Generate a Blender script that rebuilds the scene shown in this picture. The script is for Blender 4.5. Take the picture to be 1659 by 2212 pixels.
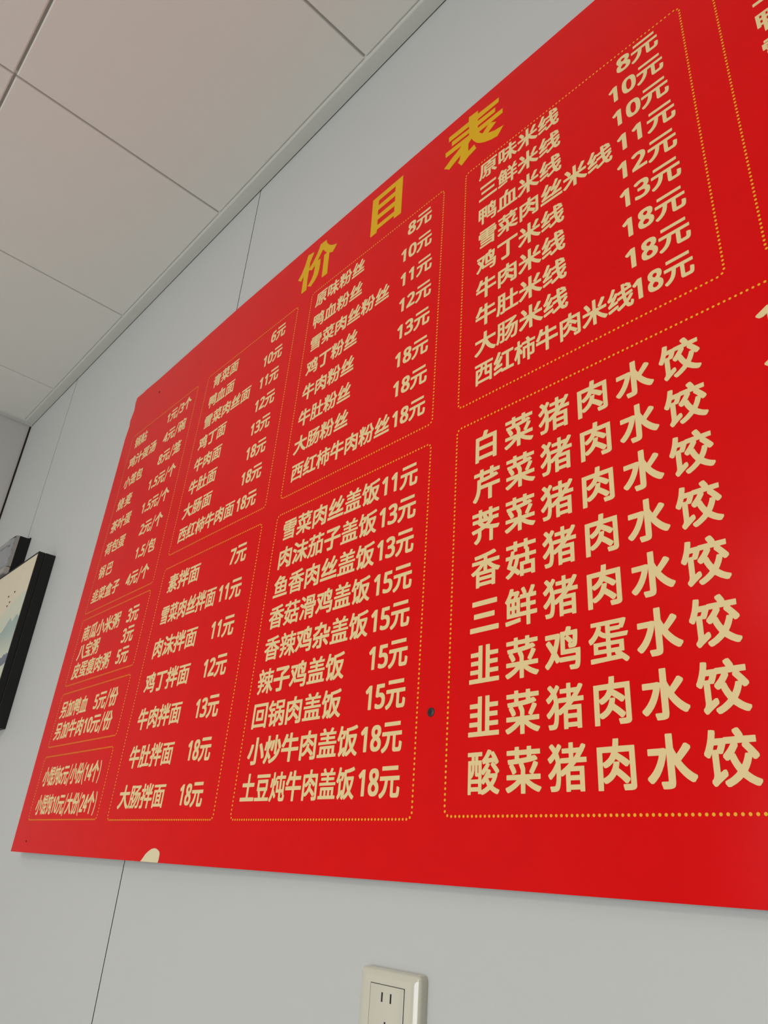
import bpy, bmesh, math
from mathutils import Vector, Matrix
from mathutils.geometry import tessellate_polygon

for _o in list(bpy.data.objects):
    bpy.data.objects.remove(_o)
SC = bpy.context.scene
COL = SC.collection

# ---------------------------------------------------------------- camera, world, lights, exposure
EYE = 1.35                      # height of the camera above the floor; the menu wall is 0.60 m in front of it
WALL = 0.60                     # y of the menu wall
CEIL = EYE + 1.584              # underside of the ceiling edge trim
cam = bpy.data.cameras.new('camera')
cam.sensor_fit = 'VERTICAL'
cam.sensor_height = 36.0
cam.lens = 1608.22 / 2212 * 36.0
cam.clip_start = 0.01
camo = bpy.data.objects.new('camera', cam)
COL.objects.link(camo)
_a, _b, _c = (math.radians(v) for v in (-49.49247, 26.39744, 4.65336))
_f = Vector((math.sin(_a) * math.cos(_b), math.cos(_a) * math.cos(_b), math.sin(_b)))
_r = Vector((math.cos(_a), -math.sin(_a), 0))
_u = _r.cross(_f)
_x = _r * math.cos(_c) + _u * math.sin(_c)
_y = -(-_r * math.sin(_c) + _u * math.cos(_c))
_y = _u * math.cos(_c) - _r * math.sin(_c)
camo.matrix_world = Matrix(((_x.x, _y.x, -_f.x, 0), (_x.y, _y.y, -_f.y, 0), (_x.z, _y.z, -_f.z, EYE), (0, 0, 0, 1)))
SC.camera = camo

w = bpy.data.worlds.new('world')
SC.world = w
w.use_nodes = True
w.node_tree.nodes['Background'].inputs[0].default_value = (0.75, 0.85, 1.0, 1)
w.node_tree.nodes['Background'].inputs[1].default_value = 0.3

def area(name, loc, rot, sx, sy, energy, color):
    l = bpy.data.lights.new(name, 'AREA')
    l.shape = 'RECTANGLE'
    l.size, l.size_y, l.energy, l.color = sx, sy, energy, color
    o = bpy.data.objects.new(name, l)
    COL.objects.link(o)
    o.location = loc
    o.rotation_euler = rot
    return o
# ceiling panel lamps of the room (behind and beside the camera) and daylight through the shop front
area('ceiling_lamp_light', (-0.1, -1.2, CEIL - 0.02), (0, 0, 0), 0.6, 0.6, 1.0, (1.0, 0.90, 0.79))
area('ceiling_lamp_light', (-0.9, -3.3, CEIL - 0.02), (0, 0, 0), 1.0, 1.0, 38, (1.0, 0.90, 0.79))
area('daylight_light', (-0.7, -3.9, 1.1), (math.radians(90), 0, 0), 2.2, 1.8, 56, (0.90, 0.95, 1.0))

SC.view_settings.view_transform = 'Standard'
SC.view_settings.look = 'None'
SC.view_settings.gamma = 1.0
SC.view_settings.use_curve_mapping = False
SC.view_settings.exposure = 0.20

# ---------------------------------------------------------------- materials
def mat(name, color, rough=0.5, spec=0.5, noise=0.0, nscale=8.0, bump=0.0, bscale=200.0, coat=0.0, coat_rough=0.1, metal=0.0, trans=0.0, rvar=0.0):
    m = bpy.data.materials.new(name)
    m.use_nodes = True
    nt = m.node_tree
    p = nt.nodes['Principled BSDF']
    c = (*color, 1.0)
    p.inputs['Base Color'].default_value = c
    p.inputs['Roughness'].default_value = rough
    p.inputs['Specular IOR Level'].default_value = spec
    p.inputs['Coat Weight'].default_value = coat
    p.inputs['Coat Roughness'].default_value = coat_rough
    p.inputs['Metallic'].default_value = metal
    p.inputs['Transmission Weight'].default_value = trans
    tc = nt.nodes.new('ShaderNodeTexCoord')
    if noise or rvar:
        n = nt.nodes.new('ShaderNodeTexNoise')
        n.inputs['Scale'].default_value = nscale
        n.inputs['Detail'].default_value = 4
        nt.links.new(tc.outputs['Object'], n.inputs['Vector'])
        if noise:
            mx = nt.nodes.new('ShaderNodeMix')
            mx.data_type = 'RGBA'
            mx.inputs['A'].default_value = tuple(v * (1 - noise) for v in color) + (1,)
            mx.inputs['B'].default_value = tuple(min(1, v * (1 + noise)) for v in color) + (1,)
            nt.links.new(n.outputs['Fac'], mx.inputs['Factor'])
            nt.links.new(mx.outputs['Result'], p.inputs['Base Color'])
        if rvar:
            mr = nt.nodes.new('ShaderNodeMapRange')
            mr.inputs['From Min'].default_value = 0.3
            mr.inputs['From Max'].default_value = 0.7
            mr.inputs['To Min'].default_value = rough - rvar
            mr.inputs['To Max'].default_value = rough + rvar
            nt.links.new(n.outputs['Fac'], mr.inputs['Value'])
            nt.links.new(mr.outputs['Result'], p.inputs['Roughness'])
    if bump:
        n2 = nt.nodes.new('ShaderNodeTexNoise')
        n2.inputs['Scale'].default_value = bscale
        nt.links.new(tc.outputs['Object'], n2.inputs['Vector'])
        b = nt.nodes.new('ShaderNodeBump')
        b.inputs['Strength'].default_value = bump
        b.inputs['Distance'].default_value = 0.001
        nt.links.new(n2.outputs['Fac'], b.inputs['Height'])
        nt.links.new(b.outputs['Normal'], p.inputs['Normal'])
    return m

M_WALL = mat('painted_wall_panel', (0.585, 0.60, 0.588), 0.45, 0.4, noise=0.01, nscale=3, bump=0.05, bscale=900)
M_WALL2 = mat('grey_wall', (0.62, 0.60, 0.58), 0.6, 0.3, noise=0.01, bump=0.05, bscale=700)
M_DARK = mat('dark_gap', (0.012, 0.010, 0.008), 0.9, 0.1, noise=0.1)
M_BROWN = mat('dark_brown_strip', (0.03, 0.02, 0.012), 0.8, 0.2, noise=0.1)
M_CEIL = mat('ceiling_panel_white', (0.80, 0.795, 0.745), 0.6, 0.3, noise=0.008, nscale=4, bump=0.04, bscale=1200)
M_TRIM = mat('ceiling_trim_grey', (0.62, 0.63, 0.59), 0.5, 0.4, noise=0.01, nscale=5)
M_FLOOR = mat('floor_tile', (0.55, 0.535, 0.50), 0.35, 0.5, noise=0.06, nscale=3)
M_RED = mat('red_printed_board', (0.78, 0.0008, 0.0020), 0.20, 0.13, noise=0.06, nscale=22)
M_CORE = mat('board_core', (0.45, 0.33, 0.22), 0.8, 0.2, noise=0.1)
M_TAN = mat('tan_print', (0.86, 0.68, 0.34), 0.34, 0.2, noise=0.02)
M_DOT = mat('orange_yellow_print', (0.95, 0.45, 0.02), 0.34, 0.2, noise=0.02)
M_YEL = mat('yellow_print', (0.80, 0.45, 0.0), 0.34, 0.2, noise=0.02)
M_CREAM = mat('cream_print', (0.80, 0.72, 0.46), 0.4, 0.4, noise=0.03)
M_SCREW = mat('black_steel', (0.02, 0.02, 0.018), 0.45, 0.5, noise=0.15, nscale=300)
M_BLK = mat('black_frame_paint', (0.007, 0.007, 0.007), 0.5, 0.35, noise=0.1, nscale=30, bump=0.05, bscale=300)
M_PLAST = mat('ivory_plastic', (0.66, 0.64, 0.53), 0.12, 0.5, noise=0.015, coat=0.6, coat_rough=0.04)
M_HOLE = mat('socket_hole', (0.01, 0.01, 0.012), 0.5, 0.4, noise=0.1)
M_METER = mat('black_meter_plastic', (0.006, 0.006, 0.007), 0.55, 0.3, noise=0.1)
M_RIM = mat('smoky_clear_rim', (0.36, 0.34, 0.31), 0.25, 0.6, noise=0.04, coat=0.5)
M_DIAL = mat('grey_meter_face', (0.52, 0.53, 0.55), 0.4, 0.4, noise=0.03)
M_LCD = mat('meter_display', (0.22, 0.22, 0.22), 0.3, 0.5, noise=0.05)
M_SEAL = mat('dark_red_seal', (0.12, 0.02, 0.02), 0.5, 0.4, noise=0.1)
M_CLEAR = mat('clear_plastic', (0.93, 0.94, 0.94), 0.06, 0.5, trans=1.0)
M_CLEAR.node_tree.nodes['Principled BSDF'].inputs['IOR'].default_value = 1.3
M_PAPER = mat('cream_paper', (0.74, 0.66, 0.50), 0.6, 0.3, noise=0.04, nscale=25)
M_MIST = mat('pale_green_wash', (0.62, 0.64, 0.52), 0.6, 0.3, noise=0.05, nscale=25)
M_HILL = mat('blue_green_wash', (0.36, 0.45, 0.42), 0.6, 0.3, noise=0.12, nscale=20)
def wash(m, base, z0, z1):
    """watercolour that thins out downwards into the paper colour (a painted gradient of the picture itself)"""
    nt = m.node_tree
    p = nt.nodes['Principled BSDF']
    src = p.inputs['Base Color'].links[0].from_socket
    tc = nt.nodes.new('ShaderNodeTexCoord')
    sep = nt.nodes.new('ShaderNodeSeparateXYZ')
    nt.links.new(tc.outputs['Object'], sep.inputs['Vector'])
    mr = nt.nodes.new('ShaderNodeMapRange')
    mr.inputs['From Min'].default_value = z0
    mr.inputs['From Max'].default_value = z1
    nt.links.new(sep.outputs['Z'], mr.inputs['Value'])
    mx = nt.nodes.new('ShaderNodeMix')
    mx.data_type = 'RGBA'
    mx.inputs['A'].default_value = (*base, 1)
    nt.links.new(mr.outputs['Result'], mx.inputs['Factor'])
    nt.links.new(src, mx.inputs['B'])
    nt.links.new(mx.outputs['Result'], p.inputs['Base Color'])
wash(M_HILL, (0.62, 0.64, 0.52), 0.19, 0.27)
M_INK = mat('ink', (0.05, 0.05, 0.06), 0.6, 0.3, noise=0.2)
M_ROCK = mat('slate_ink_wash', (0.20, 0.22, 0.27), 0.6, 0.3, noise=0.5, nscale=60)

# ---------------------------------------------------------------- helpers
def link(name, bm, mats, parent=None, smooth=False):
    me = bpy.data.meshes.new(name)
    bm.normal_update()
    bm.to_mesh(me)
    bm.free()
    for m in (mats if isinstance(mats, (list, tuple)) else [mats]):
        me.materials.append(m)
    if smooth:
        for p in me.polygons:
            p.use_smooth = True
        me.set_sharp_from_angle(angle=math.radians(35))
    o = bpy.data.objects.new(name, me)
    COL.objects.link(o)
    if parent is not None:
        o.parent = parent
    return o

def empty(name, loc, label, cat):
    o = bpy.data.objects.new(name, None)
    o.empty_display_size = 0.05
    COL.objects.link(o)
    o.location = loc
    o['label'] = label
    o['category'] = cat
    return o

def box(bm, x0, x1, y0, y1, z0, z1, mi=0, bev=0.0, seg=2):
    vs = [bm.verts.new((x, y, z)) for x in (x0, x1) for y in (y0, y1) for z in (z0, z1)]
    fs = [bm.faces.new([vs[i] for i in q]) for q in ((0, 1, 3, 2), (4, 6, 7, 5), (0, 4, 5, 1), (2, 3, 7, 6), (0, 2, 6, 4), (1, 5, 7, 3))]
    for f in fs:
        f.material_index = mi
    if bev:
        es = set(e for f in fs for e in f.edges)
        r = bmesh.ops.bevel(bm, geom=list(es), offset=bev, segments=seg, profile=0.5, affect='EDGES')
        for f in r['faces']:
            f.material_index = mi
    return fs

def structure(name, bm, mats):
    o = link(name, bm, mats)
    o['kind'] = 'structure'
    return o

# ---------------------------------------------------------------- the room
LX = -2.998                      # left wall
RX, FY = 3.0, -4.0
# menu wall: tall painted panels with hairline joints over a dark core
bm = bmesh.new()
edges = [(LX, LX), (-2.506, -2.506), (-1.299, -1.2735), (-0.075, -0.05), (1.13, 1.15), (2.33, 2.35), (RX, RX)]   # (x at the top, x at the floor) of the joints
for (a1, a0), (b1, b0) in zip(edges, edges[1:]):
    g = 0.0013
    ztop = CEIL + 0.05
    q = [(a0 + g, WALL, 0), (b0 - g, WALL, 0), (b1 - g, WALL, ztop), (a1 + g, WALL, ztop)]
    f = [bm.verts.new(p) for p in q]
    k = [bm.verts.new((p[0], WALL + 0.05, p[2])) for p in q]
    bm.faces.new(f)
    bm.faces.new(k[::-1])
    for i in range(4):
        j = (i + 1) % 4
        bm.faces.new((f[j], f[i], k[i], k[j])).material_index = 1
box(bm, LX, RX, WALL + 0.006, WALL + 0.05, 0, CEIL + 0.05, 1)
bmesh.ops.recalc_face_normals(bm, faces=bm.faces)
structure('wall_back', bm, [M_WALL, M_DARK])

bm = bmesh.new()
box(bm, LX - 0.06, LX, FY, WALL - 0.006, 0, CEIL + 0.05)
structure('wall_left', bm, M_WALL2)
bm = bmesh.new()
box(bm, LX - 0.06, LX + 0.0045, WALL - 0.006, WALL, 0, CEIL - 0.001)
structure('trim_3', bm, M_BROWN)  # thin dark brown strip along the gap in the wall corner
bm = bmesh.new()
box(bm, RX, RX + 0.06, FY, WALL, 0, CEIL + 0.05)
structure('wall_right', bm, M_WALL)
bm = bmesh.new()
box(bm, LX - 0.06, RX + 0.06, FY - 0.06, FY, 0, CEIL + 0.05)
structure('wall_front', bm, M_WALL)
bm = bmesh.new()
box(bm, LX - 0.06, RX + 0.06, FY - 0.06, WALL + 0.05, -0.05, 0)
structure('floor', bm, M_FLOOR)

# ceiling: square clip-in panels with bevelled edges and open grooves
bm = bmesh.new()
TZ = CEIL + 0.004
xs = [-0.843 - 0.6025 * k for k in range(-7, 4)]
xs = sorted([x for x in xs if LX + 0.03 < x < RX - 0.03] + [LX + 0.026, RX - 0.026])
ys = sorted([WALL - 0.034, 0.0215] + [0.0215 - 0.6025 * k for k in range(1, 7) if 0.0215 - 0.6025 * k > FY + 0.05] + [FY + 0.026])
g = 0.0028
for xa, xb in zip(xs, xs[1:]):
    for ya, yb in zip(ys, ys[1:]):
        fs = box(bm, xa + g, xb - g, ya + g, yb - g, TZ, TZ + 0.02)
        f = fs[4]
        r = bmesh.ops.bevel(bm, geom=list(f.edges), offset=0.003, segments=2, profile=0.5, affect='EDGES')
box(bm, LX, RX, FY, WALL, TZ + 0.012, TZ + 0.05)
bmesh.ops.recalc_face_normals(bm, faces=bm.faces)
structure('ceiling', bm, M_CEIL)

def ceiling_trim(name, along_x):
    bm = bmesh.new()
    # section across the trim: (distance from the wall, height)
    sec = [(0.0022, 0.012), (0.0022, 0.0), (0.030, 0.0), (0.0325, 0.0012), (0.0345, 0.004), (0.0362, 0.0058), (0.039, 0.0062), (0.039, 0.012)]
    ends = []
    for e in (0, 1):
        ring = []
        for d, h in sec:
            if along_x:
                p = ((LX + d) if e == 0 else RX - d, WALL - d, CEIL + h)
            else:
                p = (LX + d, (WALL - d) if e == 0 else FY + d, CEIL + h)
            ring.append(bm.verts.new(p))
        ends.append(ring)
    for i in range(len(sec)):
        j = (i + 1) % len(sec)
        bm.faces.new((ends[0][i], ends[0][j], ends[1][j], ends[1][i]))
    for ring in ends:
        bm.faces.new(ring)
    bmesh.ops.recalc_face_normals(bm, faces=bm.faces)
    o = structure(name, bm, M_TRIM)
    for p in o.data.polygons:
        p.use_smooth = True
    o.data.set_sharp_from_angle(angle=math.radians(50))
ceiling_trim('trim_1', True)
ceiling_trim('trim_2', False)

# ---------------------------------------------------------------- the menu board
# board coordinates: X along the wall, Z above eye height (both metres); the sheet bows away from the wall at its lower left
DB = 0.586
def bow(X, Z):
    t = min(1, max(0, (X / DB + 1.02) / -1.23))
    gx = t * t * (3 - 2 * t)
    h = max(0.0, (1.7 - Z / DB) / 1.7) ** 1.3
    return DB * (1 - 0.018 * gx * h)
ROOT = Vector((-0.80, DB, EYE))
def bp(X, Z, off=0.0):
    return (X - ROOT.x, bow(X, Z) - off - ROOT.y, Z + EYE - ROOT.z)

board = empty('menu_board', ROOT, 'large red wall board with yellow heading and columns of dishes and prices', 'menu board')
OUTLINE = [[-1.7735, 0.0019], [-1.7788, 0.302], [-1.7812, 0.6718], [-1.7807, 1.0151], [-1.7735, 1.0543], [-1.7783, 1.0733], [-1.7731, 1.0889], [-1.7684, 1.104], [-1.7736, 1.1276], [-1.772, 1.1459], [-1.7299, 1.1453], [-1.7196, 1.147], [-1.6443, 1.1453], [-1.2577, 1.154], [-0.6764, 1.1521], [-0.314, 1.1509]]
RIGHT = 0.21
outline = [tuple(p) for p in OUTLINE] + [(RIGHT, 1.151), (RIGHT, 0.0022)]

def sheet(bm, pts, step):
    """flat polygon cut into a grid so it can follow the bow of the board"""
    f = bm.faces.new([bm.verts.new((x, 0, z)) for x, z in pts])
    x0, x1 = min(p[0] for p in pts), max(p[0] for p in pts)
    z0, z1 = min(p[1] for p in pts), max(p[1] for p in pts)
    n = int((x1 - x0) / step)
    for i in range(1, n):
        bmesh.ops.bisect_plane(bm, geom=bm.verts[:] + bm.edges[:] + bm.faces[:], plane_co=(x0 + (x1 - x0) * i / n, 0, 0), plane_no=(1, 0, 0), dist=1e-6)
    n = int((z1 - z0) / step)
    for i in range(1, n):
        bmesh.ops.bisect_plane(bm, geom=bm.verts[:] + bm.edges[:] + bm.faces[:], plane_co=(0, 0, z0 + (z1 - z0) * i / n), plane_no=(0, 0, 1), dist=1e-6)

bm = bmesh.new()
sheet(bm, outline, 0.045)
bmesh.ops.recalc_face_normals(bm, faces=bm.faces)
front = bm.faces[:]
if sum(f.normal.y for f in front) > 0:
    bmesh.ops.reverse_faces(bm, faces=front)
ret = bmesh.ops.extrude_face_region(bm, geom=front[:])
back = [e for e in ret['geom'] if isinstance(e, bmesh.types.BMVert)]
bset = set(back)
for v in bm.verts:
    v.co = bp(v.co.x, v.co.z, -0.004 if v in bset else 0.0)
for f in bm.faces:
    nb = sum(v in bset for v in f.verts)
    f.material_index = 0 if nb == 0 else 1
bmesh.ops.recalc_face_normals(bm, faces=bm.faces)
link('panel', bm, [M_RED, M_CORE], board, smooth=True)

# letter shapes: advance and filled outlines in thousandths of the letter height (each outline an outer ring, then its holes, as x, z, x, z, ...)
SHAPES = {
'锅': (1000, [[[408,-96,403,-83,402,23,252,-54,202,-87,167,-87,160,-83,135,-27,131,-5,136,9,153,23,162,36,166,48,166,255,161,259,36,260,31,273,31,342,35,358,39,359,164,360,166,458,161,462,89,464,84,477,83,511,48,514,10,580,6,595,10,611,39,641,93,717,124,777,155,852,192,853,258,833,262,808,238,748,239,742,417,740,422,720,422,652,417,639,186,637,176,627,137,564,389,561,394,545,394,477,390,464,283,461,281,364,286,359,392,359,396,358,402,343,403,436,408,449,627,450,631,455,630,524,455,525,448,530,444,545,444,805,448,821,920,821,925,805,925,545,921,530,914,525,742,524,741,455,745,450,958,448,962,433,962,-23,949,-61,939,-71,920,-81,892,-87,858,-91,729,-89,704,-20,707,2,842,4,850,11,850,73,845,75,827,60,789,60,746,133,692,199,689,198,671,164,636,113,578,52,567,47,536,47,517,60,516,-83,511,-95],[282,92,286,90,298,94,361,125,395,124,402,110,402,276,396,261,392,259,282,258],[517,158,525,161,555,197,587,248,615,320,619,336,617,350,517,348],[845,183,848,181,850,186,849,348,733,349,729,317,784,261],[560,620,808,620,808,730,561,730]]]),
'贴': (1000, [[[64,-99,16,-48,16,-17,98,50,140,105,163,158,73,159,66,167,66,798,77,803,448,802,453,792,453,170,442,159,359,158,452,8,452,-30,395,-71,358,-71,351,-64,340,-39,293,42,267,81,261,83,240,39,180,-37,102,-99],[170,173,174,177,190,239,200,317,200,661,211,672,302,672,312,664,312,361,309,352,309,280,294,180,295,176,343,180,342,699,170,698]],[[467,-99,463,-89,463,373,470,378,621,380,623,855,630,859,733,859,737,852,739,660,973,659,981,655,981,558,977,551,742,550,738,545,739,379,942,378,949,373,949,-89,942,-94,842,-93,838,-86,837,-55,833,-50,580,-50,572,-55,572,-92,567,-99],[573,58,836,57,836,270,573,271]]]),
'鸡': (1000, [[[695,-93,679,-83,671,-48,660,-27,660,5,673,12,789,9,802,13,812,36,819,67,822,89,817,94,417,94,404,102,402,123,352,88,320,88,307,95,267,176,260,170,214,100,173,50,102,-18,92,-22,73,-22,58,-18,41,5,8,38,7,73,78,142,108,178,143,230,189,314,124,417,44,533,44,567,105,609,136,609,145,606,248,462,268,514,297,630,295,633,289,634,39,635,30,641,25,648,25,736,28,742,39,747,333,747,380,750,420,737,431,730,431,680,409,555,374,427,338,327,341,311,405,199,420,203,823,201,827,202,831,214,831,252,827,256,452,256,438,264,438,758,441,764,452,769,567,769,587,808,604,858,620,866,655,866,711,856,730,847,731,811,713,777,714,769,883,769,895,762,897,689,894,677,894,630,884,517,874,458,858,416,840,398,820,388,789,381,673,381,663,386,657,392,641,452,641,477,652,484,663,486,662,492,602,556,559,592,558,598,558,364,942,362,953,358,956,352,956,258,953,248,953,189,944,64,934,-5,915,-55,892,-77,861,-91,839,-94],[721,486,747,486,756,502,758,515,747,511],[761,542,765,552,769,580,774,664,648,664,737,583,759,558],[558,623,606,664,558,665]]]),
'汁': (1000, [[[580,-109,570,-105,566,-89,565,386,308,388,295,392,289,405,270,379,258,375,214,376,61,456,14,476,6,495,6,517,13,539,36,572,45,583,61,587,105,587,117,584,205,546,289,505,295,518,308,522,564,523,566,845,570,861,583,866,695,866,708,861,712,845,714,523,980,522,992,518,997,502,997,408,993,392,980,388,714,386,712,-86,709,-102,708,-105,695,-109]],[[114,-93,103,-89,48,-42,44,-20,48,14,143,164,233,328,248,334,286,334,298,331,349,283,353,264,349,227,262,61,174,-86,158,-94]],[[267,635,252,641,161,699,64,752,59,770,63,805,103,855,120,859,158,859,170,856,292,793,365,748,369,730,365,698,328,645,320,638,308,634]]]),
'蛋': (1000, [[[886,-106,802,-38,373,-53,364,-56,295,-56,286,-59,217,-59,208,-62,136,-63,127,-66,54,-64,50,-36,50,30,55,37,89,41,389,44,398,47,442,47,447,52,447,114,442,119,135,120,136,365,442,366,447,373,447,427,453,433,402,444,352,463,292,501,270,521,230,466,199,433,131,373,92,348,51,348,46,364,19,414,19,452,62,480,109,517,152,563,196,630,218,673,232,714,86,717,86,808,836,809,889,812,943,798,944,767,940,755,912,689,864,598,830,597,795,605,794,583,789,578,564,578,556,573,556,530,567,522,977,520,977,489,966,470,952,427,948,423,602,422,564,425,556,420,556,373,564,366,868,364,868,120,787,117,915,20,971,-27,971,-61,930,-103,923,-106],[557,52,614,50,623,53,679,55,648,80,648,118,561,119,556,114],[245,211,442,209,447,214,446,273,439,278,248,278,244,273],[557,211,755,210,755,277,561,277,556,270],[438,545,442,545,444,548,443,714,304,714,342,702,344,698,343,670,325,623,330,613,357,586,386,566],[557,667,770,666,781,680,794,714,561,716,556,711]]]),
'汤': (1000, [[[389,-99,329,-55,329,-17,406,36,455,78,483,105,548,182,602,264,627,314,665,402,671,420,667,425,620,423,565,311,523,250,491,211,439,159,389,119,380,116,345,116,289,159,283,156,228,39,167,-77,158,-81,120,-81,61,-43,50,-33,51,5,96,86,210,320,220,325,258,324,312,286,319,277,317,233,320,231,345,250,400,305,434,348,465,398,475,420,473,425,430,422,398,413,367,413,357,417,326,486,326,523,377,541,455,585,570,663,613,698,342,700,298,645,289,641,255,641,245,644,167,702,73,754,73,795,109,842,123,850,158,849,233,812,317,762,319,808,330,816,761,816,780,822,814,821,874,777,874,736,772,652,621,542,955,541,965,536,966,477,944,198,931,95,918,27,902,-23,887,-52,867,-72,830,-90,811,-94,673,-94,661,-90,657,-83,652,-55,638,-20,638,14,645,21,758,19,767,25,784,52,796,92,809,161,831,364,834,420,830,425,814,425,804,414,768,311,715,202,662,117,598,38,518,-39,439,-96,430,-100]],[[205,366,114,431,23,480,23,520,64,571,73,575,105,575,123,568,230,512,278,480,290,467,290,427,249,370,239,366]]]),
'小': (1000, [[[280,-109,269,-102,252,-55,238,-27,238,11,242,20,252,25,417,25,427,30,431,45,432,842,436,849,445,853,567,852,574,848,578,836,578,-20,574,-39,565,-61,553,-77,523,-93,502,-99,405,-109]],[[870,94,860,105,846,164,818,248,784,333,752,402,673,548,672,586,676,595,745,624,798,625,808,621,846,561,940,377,990,248,1009,183,1009,139,1005,129,923,94]],[[73,113,4,152,0,161,0,198,10,217,43,261,77,323,106,389,146,514,166,605,173,615,186,619,236,619,308,606,315,602,319,592,319,548,302,483,262,355,218,248,177,173,137,117,127,113]]]),
'笼': (1000, [[[67,-99,13,-36,13,-2,97,42,158,88,209,142,259,217,290,286,303,333,295,337,36,338,31,345,32,436,42,444,327,444,330,445,334,458,344,527,342,538,305,538,294,545,271,620,256,658,248,662,233,659,198,603,158,550,133,526,92,526,32,570,32,605,67,641,118,714,156,786,179,848,186,859,192,862,223,862,292,844,297,836,297,802,288,780,289,769,508,768,512,761,514,712,518,714,540,761,569,855,580,862,611,862,684,845,687,839,687,805,678,773,680,766,945,766,955,762,956,670,953,664,823,661,846,614,847,577,842,569,786,544,745,544,738,552,709,611,678,658,670,662,636,662,584,573,566,548,548,532,511,532,486,552,470,560,469,523,457,448,458,445,464,444,684,445,664,459,563,508,563,539,598,581,605,584,642,584,745,541,815,502,819,495,819,467,806,448,808,444,965,442,969,436,967,341,961,338,846,336,884,302,883,266,827,209,772,164,717,126,623,71,619,64,625,45,642,38,673,34,814,34,839,38,852,45,865,73,873,145,880,150,914,149,948,132,977,124,984,114,977,33,968,-5,950,-39,923,-59,889,-69,592,-69,558,-62,530,-47,513,-27,502,10,367,-43,323,-44,316,-39,291,11,289,35,262,8,186,-52,105,-99],[304,52,420,98,499,136,498,336,442,337,435,333,406,233,374,161,337,98],[619,211,623,209,636,216,706,270,766,330,768,336,620,336],[407,573,451,573,447,583,448,611,473,641,485,661,389,661,406,605]]]),
'包': (1000, [[[348,-81,305,-78,245,-65,217,-52,188,-23,176,8,169,64,168,461,164,462,117,423,77,423,14,477,13,517,55,553,127,625,161,666,240,786,276,858,286,865,330,865,402,842,402,802,369,736,370,728,883,728,895,724,900,717,900,658,897,648,894,492,891,483,891,430,888,420,881,295,872,230,862,189,847,161,830,144,789,128,767,125,642,125,620,133,612,170,601,195,599,211,595,212,298,212,294,208,294,89,298,70,313,48,327,41,367,34,792,34,817,41,837,55,849,77,859,117,864,155,873,159,908,159,948,141,977,134,984,127,984,77,977,36,965,-5,952,-27,937,-45,911,-62,858,-78,811,-81],[700,239,717,238,733,247,743,270,750,302,762,417,766,527,769,536,767,611,302,612,295,612,288,605,257,564,252,555,255,553,614,553,628,548,631,539,631,245,636,241],[295,323,505,323,505,439,295,440]]]),
'烧': (1000, [[[355,-99,331,-61,310,-36,310,-2,320,6,367,23,405,44,427,59,455,91,484,148,497,198,498,220,355,223,351,227,350,236,350,314,355,322,364,325,798,327,767,335,733,351,703,370,655,412,602,391,486,354,458,347,417,348,373,408,372,436,377,444,489,473,585,508,540,617,536,620,405,608,337,427,333,423,323,422,292,422,276,427,275,355,269,286,270,278,402,120,406,111,406,83,355,29,314,29,239,133,232,123,221,89,193,30,145,-43,108,-87,66,-86,16,-36,16,-8,68,61,87,92,115,148,134,205,143,236,159,323,166,395,165,455,168,464,167,473,163,464,143,389,131,361,123,354,83,354,39,373,31,383,31,414,56,480,68,533,81,617,82,648,92,656,168,652,169,848,177,853,267,853,277,845,280,577,290,605,307,680,311,684,355,684,377,677,378,705,383,712,502,722,511,727,500,820,500,845,505,852,612,852,616,845,616,817,622,777,629,742,633,738,658,738,883,762,936,762,943,745,950,705,949,667,945,663,927,659,901,658,902,654,934,639,934,611,931,602,908,575,865,536,774,470,798,451,823,438,845,432,852,436,862,455,869,511,877,527,914,527,933,513,968,495,969,455,952,383,937,355,917,335,898,327,955,325,962,320,962,227,955,222,795,222,791,214,791,33,794,20,798,16,808,16,858,16,866,20,871,30,875,48,875,83,879,111,883,115,923,115,936,107,977,93,984,83,981,14,974,-20,962,-52,945,-71,927,-81,902,-84,755,-84,714,-77,697,-67,682,-45,675,-20,675,217,670,222,627,222,619,217,612,152,593,80,568,27,539,-9,503,-42,470,-65,445,-77,392,-99],[697,564,708,566,756,598,789,625,808,645,786,647,664,633,676,602]]]),
'麦': (1000, [[[70,-99,63,-95,32,-33,33,2,55,9,177,29,267,51,358,79,373,86,374,89,342,116,264,195,189,151,123,119,92,119,83,123,62,148,32,173,31,202,35,208,102,238,152,266,231,320,264,347,304,386,39,388,28,398,29,483,42,491,436,491,441,498,441,533,436,537,155,538,142,542,141,630,148,637,436,638,441,642,441,673,433,678,89,679,81,686,83,777,95,781,436,781,441,786,441,852,448,859,458,859,545,859,555,855,556,786,561,781,911,781,923,777,925,686,917,679,564,678,556,673,556,642,561,638,864,637,872,630,872,548,868,542,855,538,561,537,556,533,556,495,564,491,961,490,969,483,967,392,955,388,477,387,470,384,443,348,730,347,770,350,827,318,827,286,773,207,730,159,638,86,648,79,686,66,780,41,883,22,977,12,986,8,987,-27,945,-90,933,-97,902,-97,748,-71,673,-52,605,-31,502,12,392,-31,311,-56,155,-91,98,-100],[503,148,520,154,565,183,608,216,635,245,387,245,400,227,432,198,473,166]]]),
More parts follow.
